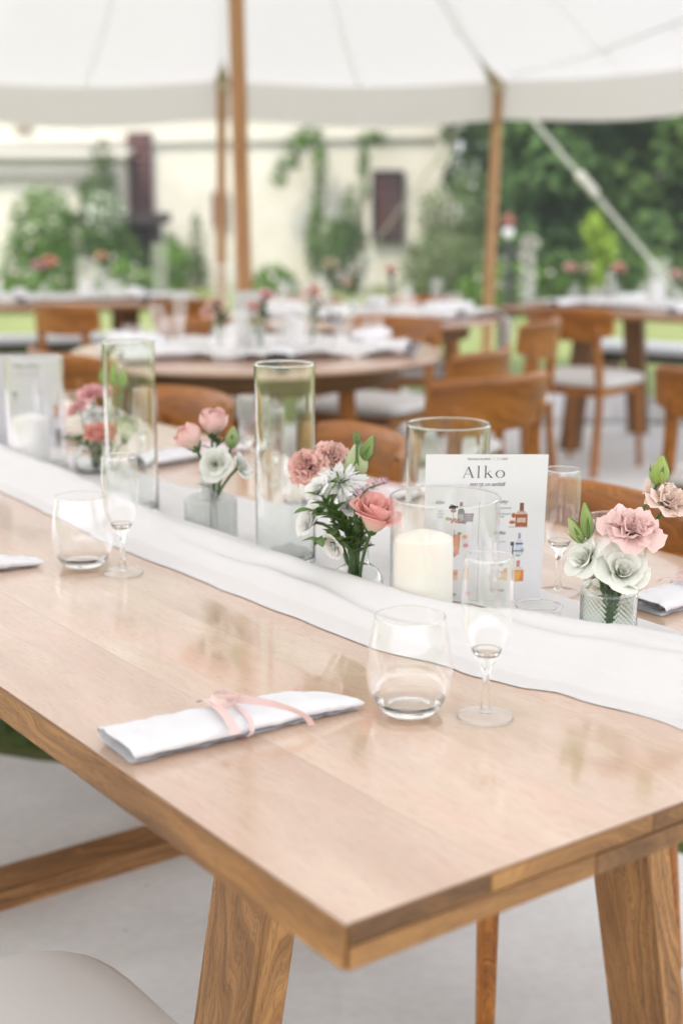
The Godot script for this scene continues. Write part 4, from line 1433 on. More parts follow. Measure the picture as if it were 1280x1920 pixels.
# ---------------------------------------------------------------- the scene
func _ready() -> void:
	var cam := Camera3D.new()
	cam.name = "camera"
	add_child(cam)
	cam.position = Vector3(0, 1.28, 0)
	cam.rotation.x = -deg_to_rad(12.4)
	cam.near = 0.05
	cam.far = 500.0
	var lens := CameraAttributesPhysical.new()
	lens.frustum_focal_length = 32.7
	lens.frustum_focus_distance = 1.66
	lens.exposure_aperture = 1.95
	lens.frustum_near = 0.05
	lens.frustum_far = 500.0
	cam.attributes = lens
	cam.fov = 40.3
	cam.current = true
	var we := WorldEnvironment.new()
	we.name = "world_environment"
	add_child(we)
	var env := Environment.new()
	env.background_mode = Environment.BG_SKY
	var sky := Sky.new()
	var sm := ProceduralSkyMaterial.new()
	sm.sky_top_color = Color(0.825, 0.85, 0.92)
	sm.sky_horizon_color = Color(0.94, 0.932, 0.945)
	sm.sky_curve = 0.2
	sm.ground_bottom_color = Color(0.35, 0.38, 0.28)
	sm.ground_horizon_color = Color(0.75, 0.77, 0.74)
	sky.sky_material = sm
	env.sky = sky
	env.tonemap_mode = Environment.TONE_MAPPER_LINEAR
	env.tonemap_exposure = 4.25
	env.fog_enabled = true
	env.fog_density = 0.0028
	env.fog_light_color = Color(0.95, 0.96, 0.97)
	env.sdfgi_enabled = true
	env.ssao_enabled = true
	env.ssil_enabled = true
	we.environment = env
	var sun := DirectionalLight3D.new()
	sun.name = "sun"
	add_child(sun)
	sun.light_energy = 0.5
	sun.light_color = Color(1.0, 0.965, 0.91)
	sun.light_angular_distance = 14.0
	sun.shadow_enabled = true
	sun.rotation_degrees = Vector3(-58, -38, 0)

	make_materials()
	build_ground()
	build_tent()
	build_house()
	build_garden()
	build_tables()
	build_chairs()
	build_setting()
	build_far_settings()

func build_ground() -> void:
	var g := Shape.new()
	var rows := []
	for i in 3:
		var row := PackedVector3Array()
		for j in 3:
			row.append(Vector3((j - 1) * 240.0, 0, (i - 1) * 240.0))
		rows.append(row)
	g.grid(rows)
	struct("lawn", g, M.lawn)
	var nz := noise(77, 1.3, 3)
	var fold := noise(78, 0.8, 2)
	# white ground cloth, two sheets with a strip of grass between them
	for sheet in 2:
		var s := Shape.new()
		rows = []
		var NI := 90
		var NJ := 90
		for i in NI + 1:
			var row := PackedVector3Array()
			for j in NJ + 1:
				var a := float(j) / NJ
				var b := float(i) / NI
				var p: Vector3
				if sheet == 0:
					var x := lerpf(-2.6, 2.4, a)
					var far_z := -2.84 + 0.354 * (x + 0.06) * 1.0
					far_z += 0.05 * nz.get_noise_2d(x * 1.7, 3.0)
					p = Vector3(x, 0, lerpf(1.2, far_z, b))
				else:
					var x := lerpf(-3.2, 3.0, a)
					p = Vector3(x, 0, lerpf(-5.62 + 0.06 * nz.get_noise_2d(x * 2.0, 9.0), -8.25 + 0.08 * nz.get_noise_2d(x * 2.0, 19.0), b))
				var edge := minf(minf(a, 1.0 - a), minf(b, 1.0 - b))
				var wave := nz.get_noise_2d(p.x * 0.8, p.z * 0.8) * 0.5 + 0.5
				var crease := pow(1.0 - minf(1.0, absf(fold.get_noise_2d(p.x * 1.2 + p.z * 0.5, p.z * 0.7 - p.x * 0.3)) * 9.0), 2.0)
				p.y = 0.006 + smoothstep(0.0, 0.06, edge) * (0.010 * wave + 0.007 * crease)
				row.append(p)
			rows.append(row)
		s.grid(rows, false, false, [], Vector2(5, 5))
		struct("ground_sheet", s, M.carpet)
	var bs := Shape.new()
	rows = []
	for i in 9:
		var row := PackedVector3Array()
		for j in 161:
			var x := lerpf(0.2, 2.6, j / 160.0)
			var k := nz.get_noise_2d(x * 4.0, 50.0)
			var hh := 0.16 + 0.07 * k + 0.03 * nz.get_noise_2d(x * 16.0, 60.0)
			var an := PI * i / 8.0
			row.append(Vector3(x, 0.008 + sin(an) * hh, -8.42 - cos(an) * (0.10 + 0.05 * k) + 0.03 * sin(x * 23.0) * sin(an)))
		rows.append(row)
	bs.grid(rows)
	lone("bunched_cloth", bs, M.napkin, "long bunched heap of white cloth at the far edge of the ground sheet", "cloth")
	# grass blades on the strips of lawn near the table
	var rng := RandomNumberGenerator.new()
	rng.seed = 900
	var blade := Shape.new()
	for k in 5:
		var an := k * 1.3
		var lean := Vector3(cos(an), 0, sin(an))
		var side := Vector3(-sin(an), 0, cos(an)) * 0.0022
		var at := lean * 0.012
		var hh := 0.03 + 0.007 * (k % 3)
		blade.grid([PackedVector3Array([at - side, at + side]), PackedVector3Array([at + lean * 0.006 + Vector3(0, hh * 0.6, 0) - side * 0.8, at + lean * 0.006 + Vector3(0, hh * 0.6, 0) + side * 0.8]), PackedVector3Array([at + lean * 0.018 + Vector3(0, hh, 0), at + lean * 0.018 + Vector3(0, hh, 0)])])
	var mm := MultiMesh.new()
	mm.transform_format = MultiMesh.TRANSFORM_3D
	mm.use_colors = true
	mm.mesh = blade.done()
	var spots := []
	while spots.size() < 16000:
		var x := rng.randf_range(-2.4, 2.6)
		var z := rng.randf_range(-5.7, -2.0)
		if z > -2.88 + 0.354 * (x + 0.06) or z < -5.66:
			continue
		spots.append(Transform3D(Basis(Vector3.UP, rng.randf() * TAU).scaled(Vector3.ONE * rng.randf_range(0.6, 1.3)), Vector3(x, 0.0, z)))
	mm.instance_count = spots.size()
	for k in spots.size():
		mm.set_instance_transform(k, spots[k])
		mm.set_instance_color(k, Color(0.05, 0.10, 0.02).lerp(Color(0.13, 0.20, 0.05), rng.randf()))
	var mi := MultiMeshInstance3D.new()
	mi.name = "grass"
	mi.multimesh = mm
	mi.material_override = M.lawn_blade
	add_child(mi)
	mi.set_meta("kind", "stuff")
	mi.set_meta("label", "short green grass growing between the white ground sheets")

func frame_turn(dir: Vector3) -> float:
	# a table's -Z along dir
	return atan2(-dir.x, -dir.z)

func build_tables() -> void:
	var t := trestle_table("dining_table", "long pale oak dining table laid with a white runner, nearest of all", 3.1, 1.063, [0.5, 1.563, 2.6], "", true)
	t.rotation.y = frame_turn(ALONG)
	var o := on_table(0.5315, 0.0)
	t.position = Vector3(o.x, 0, o.z)
	var f := trestle_table("dining_table", "long oak table behind the lawn side, in front of the round bush", 2.6, 1.0, [0.4, 2.1], "far dining tables")
	# right end, middle of the width
	var d := Vector3(-0.973, 0, 0.23).normalized()
	var acr := Vector3(-0.23, 0, -0.973).normalized()
	var e := Vector3(-0.75, 0, -7.76) + acr * 0.5
	f.rotation.y = frame_turn(d)
	f.position = e
	dup(f, "dining_table", "long oak table under the dark trees beside the guy strap", Vector3(1.15, 0, -7.85), frame_turn(Vector3(0.766, 0, 0.643)))
	# round table
	var r := thing("round_table", "round oak table with a menu card and pink bouquets, the nearer of the two", "table", Vector3(-0.31, 0, -5.13))
	var s := Shape.new()
	s.lathe(PackedVector2Array([Vector2(0, 0.738), Vector2(0.66, 0.738), Vector2(0.678, 0.740), Vector2(0.682, 0.747), Vector2(0.68, 0.755), Vector2(0.672, 0.76), Vector2(0.3, 0.76), Vector2(0, 0.76)]), 64)
	for k in s.v.size():
		s.uv[k] = Vector2(s.v[k].x, s.v[k].z)
	part("tabletop", s, M.far_top, r)
	var ap := Shape.new()
	ap.lathe(PackedVector2Array([Vector2(0.5, 0.66), Vector2(0.53, 0.66), Vector2(0.53, 0.737), Vector2(0.5, 0.737), Vector2(0.5, 0.66)]), 48)
	part("apron", ap, M.oak_dark, r)
	for k in 4:
		var an := PI / 4 + k * PI / 2
		part("leg", a_leg(Vector3(cos(an) * 0.46, 0.70, sin(an) * 0.46), Vector3(cos(an) * 0.5, 0, sin(an) * 0.5), 0.06, 0.06, k * 0.3), M.beech, r)
	r.set_meta("group", "round tables")
	dup(r, "round_table", "round oak table with a white cloth hanging over its rim, nearer the house", Vector3(0.09, 0, -6.82), 0.4)

func build_chairs() -> void:
	var src := chair_model("dining_chair", "orange brown wooden chair whose back shows between the tall vase and the wide vase", M.beech, "curved back dining chairs")
	var p := on_table(1.0, 1.63)
	src.position = Vector3(p.x, 0, p.z)
	var fc := -ACROSS + ALONG * 0.3
	src.rotation.y = atan2(-fc.x, -fc.z)
	var list := [
		["orange brown wooden chair whose back shows behind the bottle of pink spray roses", on_table(1.02, 2.36), -ACROSS],
		["orange brown wooden chair whose back shows behind the right flute beside the menu", on_table(0.935, 0.85), -ACROSS],
		["wooden chair with beige seat pad pushed under the near side of the long table", on_table(-0.17, 0.36), ACROSS],
		["wooden chair turned with its curved back to the camera at the round table's right", Vector3(0.31, 0, -4.13), Vector3(-0.62, 0, -0.78)],
		["orange wooden chair seen side on at the round table's right rim", Vector3(0.30, 0, -4.80), Vector3(-0.88, 0, -0.48)],
		["wooden chair at the round table's near left rim behind the tall glass vase", Vector3(-0.78, 0, -4.78), Vector3(0.78, 0, -0.63)],
		["wooden chair on the far side of the round table by the peach bouquet", Vector3(-0.50, 0, -5.80), Vector3(0.25, 0, 0.87)],
		["wooden chair with pale seat seen beneath the round table's right half", Vector3(0.13, 0, -5.90), Vector3(-0.49, 0, 0.87)],
		["wooden chair whose beige seat and long back leg stand before the far right table", Vector3(1.20, 0, -6.82), Vector3(0.643, 0, -0.766)],
		["dark sided wooden chair near the end of the round table nearer the house", Vector3(0.66, 0, -6.02), Vector3(-0.9, 0, -0.4)],
		["wooden chair cut by the right edge of the picture above the peach flower", Vector3(1.26, 0, -4.25), Vector3(0.64, 0, -0.77)],
		["wooden chair with its back to the camera at the middle of the far left table", Vector3(-1.25, 0, -7.10), Vector3(0.62, 0, -0.78)],
		["wooden chair at the left frame edge before the far left table", Vector3(-2.02, 0, -6.88), Vector3(-0.23, 0, -0.973)],
		["wooden chair at the near corner of the far left table by the centre pole", Vector3(-0.93, 0, -7.42), Vector3(-0.75, 0, -0.66)],
		["wooden chair on the house side of the round table nearer the house", Vector3(0.42, 0, -7.2), Vector3(0.1, 0, 1)],
		["wooden chair behind the cream bouquet on the round table nearer the house", Vector3(-0.25, 0, -7.2), Vector3(-0.1, 0, 1)],
	]
	for e in list:
		put_chair(src, "dining_chair", e[0], Vector3(e[1].x, 0, e[1].z), e[2])
	# benches on the far side of the outer tables
	var b := thing("bench", "low dark bench with white seat pad behind the far left table", "bench", Vector3(-1.55, 0, -9.1), 0.0, "benches with white pads")
	b.rotation.y = 0.23
	var pad := Shape.new()
	pad.box(Vector3(1.9, 0.05, 0.36), Transform3D(Basis.IDENTITY, Vector3(0, 0.435, 0)), 0.02)
	part("seat_pad", pad, M.bench_pad, b)
	var seat := Shape.new()
	seat.box(Vector3(1.9, 0.05, 0.32), Transform3D(Basis.IDENTITY, Vector3(0, 0.384, 0)), 0.006)
	part("seat", seat, M.dark_wood, b)
	for x in [-0.8, 0.8]:
		var l := Shape.new()
		l.box(Vector3(0.06, 0.358, 0.3), Transform3D(Basis.IDENTITY, Vector3(x, 0.179, 0)), 0.004)
		part("leg", l, M.oak_dark, b)
	dup(b, "bench", "low dark bench with white seat pad behind the far right table", Vector3(2.25, 0, -8.15), -0.70)

func curve(keys: Array, x: float) -> float:
	for i in range(0, keys.size() - 2, 2):
		if x <= keys[i + 2]:
			var t := clampf((x - keys[i]) / (keys[i + 2] - keys[i]), 0, 1)
			return lerpf(keys[i + 1], keys[i + 3], t * t * (3 - 2 * t))
	return keys[-1]

const EDGE := [-0.6, 0.56, 0.0, 0.545, 0.124, 0.518, 0.258, 0.483, 0.314, 0.457, 0.386, 0.441, 0.518, 0.411, 0.732, 0.405, 0.954, 0.402, 1.114, 0.398, 1.4, 0.41, 1.68, 0.424, 2.06, 0.45, 3.2, 0.45]
const REAR := [-0.6, 0.80, 0.0, 0.79, 0.34, 0.765, 0.546, 0.755, 0.9, 0.80, 1.16, 0.86, 1.3, 0.75, 1.6, 0.715, 1.9, 0.70, 3.2, 0.72]

func build_runner() -> void:
	var nz := noise(91, 1.0, 2)
	var s := Shape.new()
	var rows := []
	for i in 241:
		var row := PackedVector3Array()
		var w := lerpf(-0.34, 3.42, i / 240.0)
		var u0 := curve(EDGE, w) + 0.006 * nz.get_noise_2d(w * 5.0, 1.0)
		var u1 := curve(REAR, w) + 0.008 * nz.get_noise_2d(w * 4.0, 7.0)
		var crest := 0.068 + 0.042 * smoothstep(0.56, 0.28, w) + 0.008 * nz.get_noise_2d(w * 2.5, 20.0)
		var hb := 0.054 + 0.004 * smoothstep(0.6, 0.4, w) + 0.006 * nz.get_noise_2d(w * 2.2, 11.0)
		for j in 61:
			var f := j / 60.0
			f = f * f * 0.55 + f * 0.45
			var u := lerpf(u0, u1, f)
			var x := u - u0
			var h := 0.0
			# the cloth is gathered: a shallow valley wanders along the roll
			var vx := crest * (0.52 + 0.22 * nz.get_noise_2d(w * 1.7, 44.0))
			var dip := 0.20 * exp(-pow((x - vx) / 0.011, 2.0)) * smoothstep(0.25, -0.15, nz.get_noise_2d(w * 1.9, 55.0))
			if x < crest:
				h = hb * pow(sin(x / crest * PI / 2), 0.75)
			else:
				var q := clampf((x - crest) / 0.045, 0, 1)
				h = lerpf(hb, 0.005, q * q * (3 - 2 * q))
			# long soft folds
			var fold := nz.get_noise_2d(w * 1.1 + 30.0, x * 20.0)
			h += 0.007 * fold * smoothstep(0.0, 0.03, x) * (1.0 if x < crest + 0.04 else 0.45)
			h *= 1.0 - dip
			h += 0.0014 * nz.get_noise_2d(w * 7.0 + x * 40.0, x * 30.0 - w * 4.0) * smoothstep(0.0, 0.03, x)
			h = maxf(h, 0.0016) if f > 0.02 else 0.0012
			if j == 60:
				h = 0.0012
			var p := on_table(u, clampf(w, -0.012, 3.112), h)
			if w < -0.012:
				p += Vector3(0, w + 0.012, 0) - ALONG * (0.006 + h * 0.6)
			elif w > 3.112:
				p += Vector3(0, 3.112 - w, 0) + ALONG * (0.006 + h * 0.6)
			row.append(p)
		rows.append(row)
	s.grid(rows, false, false, [], Vector2(3, 30))
	lone("table_runner", s, M.runner, "long gathered white cloth runner down the middle of the nearest table", "table runner")
	# the under layer of the runner that peeks out at its near end
	var u := Shape.new()
	rows = []
	for i in 61:
		var row := PackedVector3Array()
		var w := lerpf(-0.3, 0.245, i / 60.0)
		for j in 13:
			var x := curve(EDGE, w) - 0.016 * smoothstep(0.245, 0.06, w) + 0.06 * j / 12.0
			var h := 0.0007 + 0.0035 * sin(PI * minf(1.0, j / 4.0) * 0.5)
			var p := on_table(x, maxf(w, -0.008), h * (0.3 if w > 0.2 else 1.0))
			if w < -0.008:
				p += Vector3(0, w + 0.008, 0) - ALONG * 0.004
			row.append(p)
		rows.append(row)
	u.grid(rows)
	lone("runner_lining", u, M.runner, "thin white cloth hem peeking out under the gathered runner's near end", "cloth")

func at_xz(x: float, z: float, h := 0.006) -> Vector3:
	return Vector3(x, 0.76 + h, z)

func vase_thing(called: String, label: String, category: String, mesh: Mesh, at: Vector3, m: Material, group := "") -> Node3D:
	var t := thing(called, label, category, at, 0, group)
	part("glass_body", mesh, m, t)
	return t

func pillar(label: String, at: Vector3, r: float, h: float, m: Material, wick: bool) -> Node3D:
	var t := thing("pillar_candle", label, "candle", at)
	var s := Shape.new()
	s.lathe(smooth(pairs([0.0, 0.0, r * 0.97, 0.0, r, 0.003, r, h * 0.5, r * 0.99, h * 0.86, r * 0.93, h * 0.905, r * 0.7, h * 0.94, r * 0.35, h * 0.975, r * 0.1, h * 0.995, 0.0, h]), 4), 48)
	part("wax_body", s, m, t)
	if wick:
		var k := Shape.new()
		k.tube(line(Vector3(0, h * 0.99, 0), Vector3(0.002, h + 0.008, 0.001), 3), 0.0011, 0.0009, 6)
		part("wick", k, M.wick, t)
	return t

func build_setting() -> void:
	build_runner()
	# ---- glassware at each place
	var t0 := make_tumbler("clear stemless wine glass beside the nearest flute, biggest in view", Vector3(0.071, 0.7604, -1.39))
	var f0 := make_flute("clear champagne flute standing nearest, in front of the menu card", Vector3(0.149, 0.7603, -1.37))
	dup(t0, "tumbler", "clear stemless glass between the left napkin and a flute, before the runner", Vector3(-0.381, 0.7605, -2.0), 1.0)
	dup(f0, "champagne_flute", "clear champagne flute in front of the runner, beside the tall vase's foot", Vector3(-0.315, 0.7605, -1.95), 1.0)
	dup(t0, "tumbler", "clear stemless glass behind the white lisianthus bottle on the far side", Vector3(0.372, 0.7605, -1.86), 2.0)
	dup(f0, "champagne_flute", "clear champagne flute right behind the menu card's edge", Vector3(0.296, 0.7605, -1.845), 2.0)
	dup(f0, "champagne_flute", "clear champagne flute seen through the middle tall vase", Vector3(-0.13, 0.7605, -2.6), 3.0, 0.86)
	dup(f0, "champagne_flute", "clear champagne flute half hidden by the middle tall vase's left side", Vector3(-0.185, 0.7605, -2.78), 3.4, 0.86)
	dup(t0, "tumbler", "clear stemless glass under the pink carnation behind the middle tall vase", Vector3(-0.073, 0.7605, -2.42), 4.0, 0.86)
	dup(f0, "champagne_flute", "clear flute seen through the left tall vase by its right wall", Vector3(-0.40, 0.7605, -2.83), 5.0, 0.9)
	dup(t0, "tumbler", "clear stemless glass behind the pink flowers at the left cylinder", Vector3(-0.60, 0.7605, -3.15), 5.5)
	# ---- vases and candle cylinders
	candle_glass("wide clear glass cylinder around the big cream candle, before the menu card", 0.068, 0.163, at_xz(0.128, -1.69))
	pillar("big cream pillar candle inside the wide glass before the menu card", at_xz(0.1025, -1.70, 0.0135), 0.0375, 0.111, M.wax, false)
	glass_cylinder("glass_cylinder", "wide empty glass cylinder standing behind the menu card", "vase", 0.0604, 0.209, at_xz(0.153, -1.98))
	glass_cylinder("tall_vase", "tall slim clear glass cylinder in the middle, behind the carnations", "vase", 0.0438, 0.293, at_xz(-0.082, -2.0), "tall slim glass cylinders")
	glass_cylinder("tall_vase", "tall slim clear glass cylinder beside the salmon rose on the left", "vase", 0.0438, 0.291, at_xz(-0.358, -2.35), "tall slim glass cylinders")
	candle_glass("clear glass cylinder around a white candle, before the far menu card", 0.0577, 0.222, at_xz(-0.604, -2.74))
	pillar("white pillar candle inside the glass cylinder before the far menu card", at_xz(-0.617, -2.745, 0.0135), 0.036, 0.104, M.white_wax, false)
	var fl := thing("floating_candle", "small white floating candle lying on the middle tall vase's bottom", "candle", at_xz(-0.075, -1.99, 0.0135))
	var fs := Shape.new()
	fs.lathe(smooth(pairs([0.0, 0.0, 0.016, 0.0, 0.027, 0.006, 0.029, 0.011, 0.024, 0.014, 0.012, 0.017, 0.004, 0.022, 0.0, 0.023]), 4), 28)
	part("wax_body", fs, M.white_wax, fl)
	# tealight holder
	candle_glass("low round clear glass tealight holder beside the menu card's foot", 0.0293, 0.027, at_xz(0.246, -1.675), "tealight_holder", "candle holder")
	var tl := Shape.new()
	tl.lathe(PackedVector2Array([Vector2(0, 0.0078), Vector2(0.0195, 0.0078), Vector2(0.02, 0.0083), Vector2(0.02, 0.0165), Vector2(0.0192, 0.017), Vector2(0.019, 0.0145), Vector2(0.0, 0.0142)]), 32)
	var cw := lone("tealight", tl, M.white_wax, "white tealight sitting inside the low round glass holder", "candle", at_xz(0.246, -1.675))
	cw.set_meta("label", "white tealight sitting inside the low round glass holder")
	# bulb vase with clear neck
	var bv := thing("bulb_vase", "small round clear bulb vase holding the pink rose bouquet", "vase", at_xz(0.022, -1.80))
	var b := Shape.new()
	b.lathe(smooth(pairs([0.0, 0.0, 0.018, 0.0003, 0.0275, 0.005, 0.0335, 0.016, 0.0335, 0.027, 0.028, 0.039, 0.0195, 0.0455, 0.0150, 0.050, 0.0143, 0.060, 0.0146, 0.070, 0.0172, 0.0735, 0.0180, 0.0755, 0.0172, 0.0772, 0.0142, 0.0762, 0.0128, 0.070, 0.0125, 0.060, 0.0132, 0.051, 0.0178, 0.0442, 0.0262, 0.0376, 0.0315, 0.0265, 0.0315, 0.0165, 0.0258, 0.0066, 0.017, 0.0032, 0.0, 0.0028]), 4), 48)
	part("glass_body", b, M.glass, bv)
	# ribbed bottle
	var rb := thing("ribbed_bottle", "frosted ribbed glass bottle holding pink spray roses and white lisianthus", "vase", at_xz(-0.203, -2.12))
	var r := Shape.new()
	var ribs := func(a, y, rr): return (0.0005 * sin(a * 40.0) if rr > 0.0395 and y > 0.006 and y < 0.064 else 0.0)
	r.lathe(smooth(pairs([0.0, 0.0, 0.035, 0.0, 0.0395, 0.003, 0.0405, 0.009, 0.0405, 0.036, 0.0405, 0.063, 0.0395, 0.068, 0.034, 0.0725, 0.023, 0.0765, 0.0175, 0.082, 0.0162, 0.092, 0.0162, 0.104, 0.0175, 0.1075, 0.0168, 0.109, 0.0148, 0.108, 0.0140, 0.104, 0.0140, 0.092, 0.0155, 0.081, 0.022, 0.0738, 0.033, 0.070, 0.0372, 0.066, 0.0380, 0.063, 0.0380, 0.036, 0.0380, 0.010, 0.0355, 0.005, 0.0, 0.0045]), 4), 160, Vector3.ZERO, Vector3.UP, true, ribs)
	part("glass_body", r, M.frost, rb)
	# beaded green tinted bottle
	var gb := thing("beaded_bottle", "pale green beaded glass bottle holding pink and white lisianthus", "vase", at_xz(0.323, -1.625))
	var q := Shape.new()
	var beads := func(a, y, rr): return (0.00028 * sin(a * 32.0) * sin(y * 1000.0) if rr > 0.0335 and y > 0.004 and y < 0.056 else 0.0)
	var prof := smooth(pairs([0.0, 0.0, 0.030, 0.0, 0.0335, 0.0025]), 4)
	for k in 90:
		prof.append(Vector2(0.0343, 0.003 + k * 0.055 / 89.0))
	prof.append_array(smooth(pairs([0.0335, 0.062, 0.029, 0.070, 0.0215, 0.0755, 0.0195, 0.080, 0.0195, 0.092, 0.021, 0.0945, 0.0198, 0.096, 0.0178, 0.094, 0.0172, 0.080, 0.0195, 0.0732, 0.027, 0.067, 0.0312, 0.0605, 0.0320, 0.050, 0.0320, 0.010, 0.030, 0.0055, 0.0, 0.005]), 4))
	q.lathe(prof, 160, Vector3.ZERO, Vector3.UP, true, beads)
	part("glass_body", q, M.green_glass, gb)
	# jar of flowers on the left
	var jv := thing("flower_jar", "small clear glass jar holding salmon and pink flowers on the left", "vase", at_xz(-0.487, -2.72))
	var j := Shape.new()
	j.lathe(smooth(pairs([0.0, 0.0, 0.030, 0.0003, 0.0385, 0.005, 0.041, 0.016, 0.040, 0.032, 0.031, 0.047, 0.0255, 0.055, 0.0265, 0.0605, 0.0255, 0.062, 0.0235, 0.0605, 0.0232, 0.055, 0.029, 0.0455, 0.0378, 0.031, 0.0388, 0.016, 0.036, 0.007, 0.028, 0.004, 0.0, 0.0035]), 4), 44)
	part("glass_body", j, M.glass, jv)
	# ---- menu cards
	menu_card("white printed drinks menu card headed Alko with small bottle drawings", at_xz(0.186, -1.792), 0.0, 0.17, 0)
	menu_card("white printed drinks menu card behind the left glass cylinder", at_xz(-0.677, -2.99), 0.0, 0.10, 1)
	# ---- napkins
	napkin("white rolled napkin with pink ribbon lying nearest on the table", on_table(0.010, 0.392) + Vector3(0, 0.0002, 0), (on_table(0.283, 0.378) - on_table(0.010, 0.392)), 0.276, 0.092, 0.070, 0.022, 0.128, "ribboned napkins", 1)
	napkin("white rolled napkin half cut by the left picture edge", on_table(-0.02, 1.155), (on_table(0.27, 1.125) - on_table(-0.02, 1.155)), 0.285, 0.082, 0.058, 0.022, 0.10, "ribboned napkins", 2)
	napkin("white rolled napkin at the right picture edge behind the beaded bottle", on_table(0.79, 0.425), (on_table(1.06, 0.445) - on_table(0.79, 0.425)), 0.28, 0.080, 0.060, 0.022, 0.105, "ribboned napkins", 3)
	napkin("white rolled napkin with ribbon behind the rose, seen through the wide glass", on_table(0.80, 1.17), (on_table(1.05, 1.20) - on_table(0.80, 1.17)), 0.27, 0.080, 0.060, 0.024, 0.13, "ribboned napkins", 4)
	napkin("white rolled napkin behind the pink spray roses on the far side", on_table(0.745, 1.735), (on_table(1.04, 1.79) - on_table(0.745, 1.735)), 0.29, 0.085, 0.065, 0.026, 0.16, "ribboned napkins", 5)
	# ---- flowers of the bulb vase
	var rose0 := Color(0.82, 0.74, 0.52)
	var rose1 := Color(0.98, 0.52, 0.47)
	var cream := Color(0.80, 0.83, 0.66)
	var white := Color(0.90, 0.90, 0.87)
	var coral := Color(0.80, 0.27, 0.22)
	var foot := Vector3(0.022, 0.772, -1.80)
	flower("rose", "rose", "large pink rose with pale green outer petals beside the wide candle glass", foot + Vector3(0.005, 0, 0.004), Vector3(0.043, 0.893, -1.735), Vector3(0.22, 0.9, 0.30), 0.035, rose0, rose1, 11, "", false, Vector3(-0.01, 0, 0.0))
	flower("carnation", "carnation", "pink carnation seen through the middle tall vase's edge", foot + Vector3(-0.006, 0, -0.004), Vector3(-0.050, 0.934, -1.885), Vector3(-0.45, 0.75, 0.45), 0.026, Color(0.98, 0.52, 0.44), Color(0.98, 0.64, 0.57), 12, "pink carnations", true, Vector3(0.012, 0, 0))
	flower("carnation", "carnation", "pink carnation just right of the middle tall vase", foot + Vector3(-0.004, 0, -0.006), Vector3(-0.012, 0.944, -1.905), Vector3(0.2, 0.8, 0.25), 0.025, Color(0.98, 0.55, 0.47), Color(0.98, 0.68, 0.61), 13, "pink carnations", true, Vector3(0.01, 0, 0))
	flower("chrysanthemum", "daisy", "white chrysanthemum in the middle of the rose bouquet", foot + Vector3(0.0, 0, -0.003), Vector3(-0.001, 0.934, -1.775), Vector3(-0.05, 0.72, 0.6), 0.031, Color(0.62, 0.68, 0.38), white, 14, "", true)
	bud("tall pale green lisianthus bud above the white chrysanthemum", foot + Vector3(0.004, 0, -0.006), Vector3(0.020, 0.950, -1.82), Vector3(0.12, 1, 0.05), 0.0155, 0.052, Color(0.38, 0.47, 0.20), Color(0.66, 0.70, 0.44), "", Vector3(-0.004, 0, 0))
	bud("slim pointed green bud beside the tall pale bud", foot + Vector3(0.006, 0, -0.004), Vector3(0.0335, 0.966, -1.815), Vector3(0.5, 1, 0.05), 0.0088, 0.040, Color(0.16, 0.26, 0.06), Color(0.32, 0.44, 0.14), "", Vector3(-0.012, 0, 0))
	bud("small dark green bud on top of the tall pale bud", foot + Vector3(0.003, 0, -0.004), Vector3(0.0195, 0.983, -1.805), Vector3(-0.1, 1, 0.1), 0.005, 0.018, Color(0.12, 0.22, 0.05), Color(0.2, 0.3, 0.09), "", Vector3(-0.006, 0, 0))
	flower("snapdragon_bloom", "open", "white blossom at the upper left of the rose bouquet", foot + Vector3(-0.003, 0, 0.002), Vector3(-0.031, 0.922, -1.775), Vector3(-0.5, 0.6, 0.5), 0.019, cream, white, 15, "small white blossoms", false, Vector3(0.006, 0, 0))
	flower("snapdragon_bloom", "open", "white blossom between the leaves and the rose", foot + Vector3(0.002, 0, 0.002), Vector3(0.011, 0.899, -1.775), Vector3(0.15, 0.6, 0.7), 0.016, cream, white, 16, "small white blossoms")
	flower("snapdragon_bloom", "open", "white blossom hanging low over the runner left of the bulb vase", foot + Vector3(-0.005, 0, 0.003), Vector3(-0.012, 0.853, -1.735), Vector3(-0.6, -0.25, 0.6), 0.021, cream, white, 17, "small white blossoms", false, Vector3(0.004, 0.05, 0.02))
	flower("lisianthus", "open", "white lisianthus against the middle tall vase's wall, left of the leaves", foot + Vector3(-0.007, 0, 0), Vector3(-0.045, 0.874, -1.80), Vector3(-0.75, 0.35, 0.35), 0.027, cream, white, 18, "", false, Vector3(0.008, 0.05, 0))
	var st := thing("statice_sprig", "lilac pink statice sprig leaning behind the rose", "flower", foot, 0.0)
	var stem := Shape.new()
	stem.tint = Color(0.10, 0.17, 0.05)
	stem.tube(PackedVector3Array([Vector3(0.002, 0, 0), Vector3(-0.003, 0.08, 0.03), Vector3(-0.006, 0.135, 0.058), Vector3(0.012, 0.157, 0.062), Vector3(0.034, 0.163, 0.058)]), 0.0015, 0.001, 6)
	part("stem", stem, M.leaf, st)
	var bl := Shape.new()
	var rng := RandomNumberGenerator.new()
	rng.seed = 5
	for k in 70:
		var f := rng.randf()
		var c := Vector3(-0.010, 0.146, 0.058).lerp(Vector3(0.034, 0.165, 0.058), f) + Vector3(rng.randf_range(-1, 1), rng.randf_range(-1, 1), rng.randf_range(-1, 1)) * 0.0048
		leaf(bl, c, Vector3(rng.randfn(), 1.0 + rng.randfn() * 0.4, rng.randfn()), 0.0055, 0.0017, 0.3, Color(0.62, 0.40, 0.55), Color(0.72, 0.52, 0.60))
	part("blossom", bl, M.petal, st).set_meta("kind", "stuff")
	sprig("upright leafy sprig at the outer left of the rose bouquet", PackedVector3Array([foot + Vector3(-0.004, 0, 0.004), Vector3(0.018, 0.84, -1.79), Vector3(0.000, 0.88, -1.77), Vector3(-0.020, 0.912, -1.765)]), 19, 0.030, 0.0080, 31)
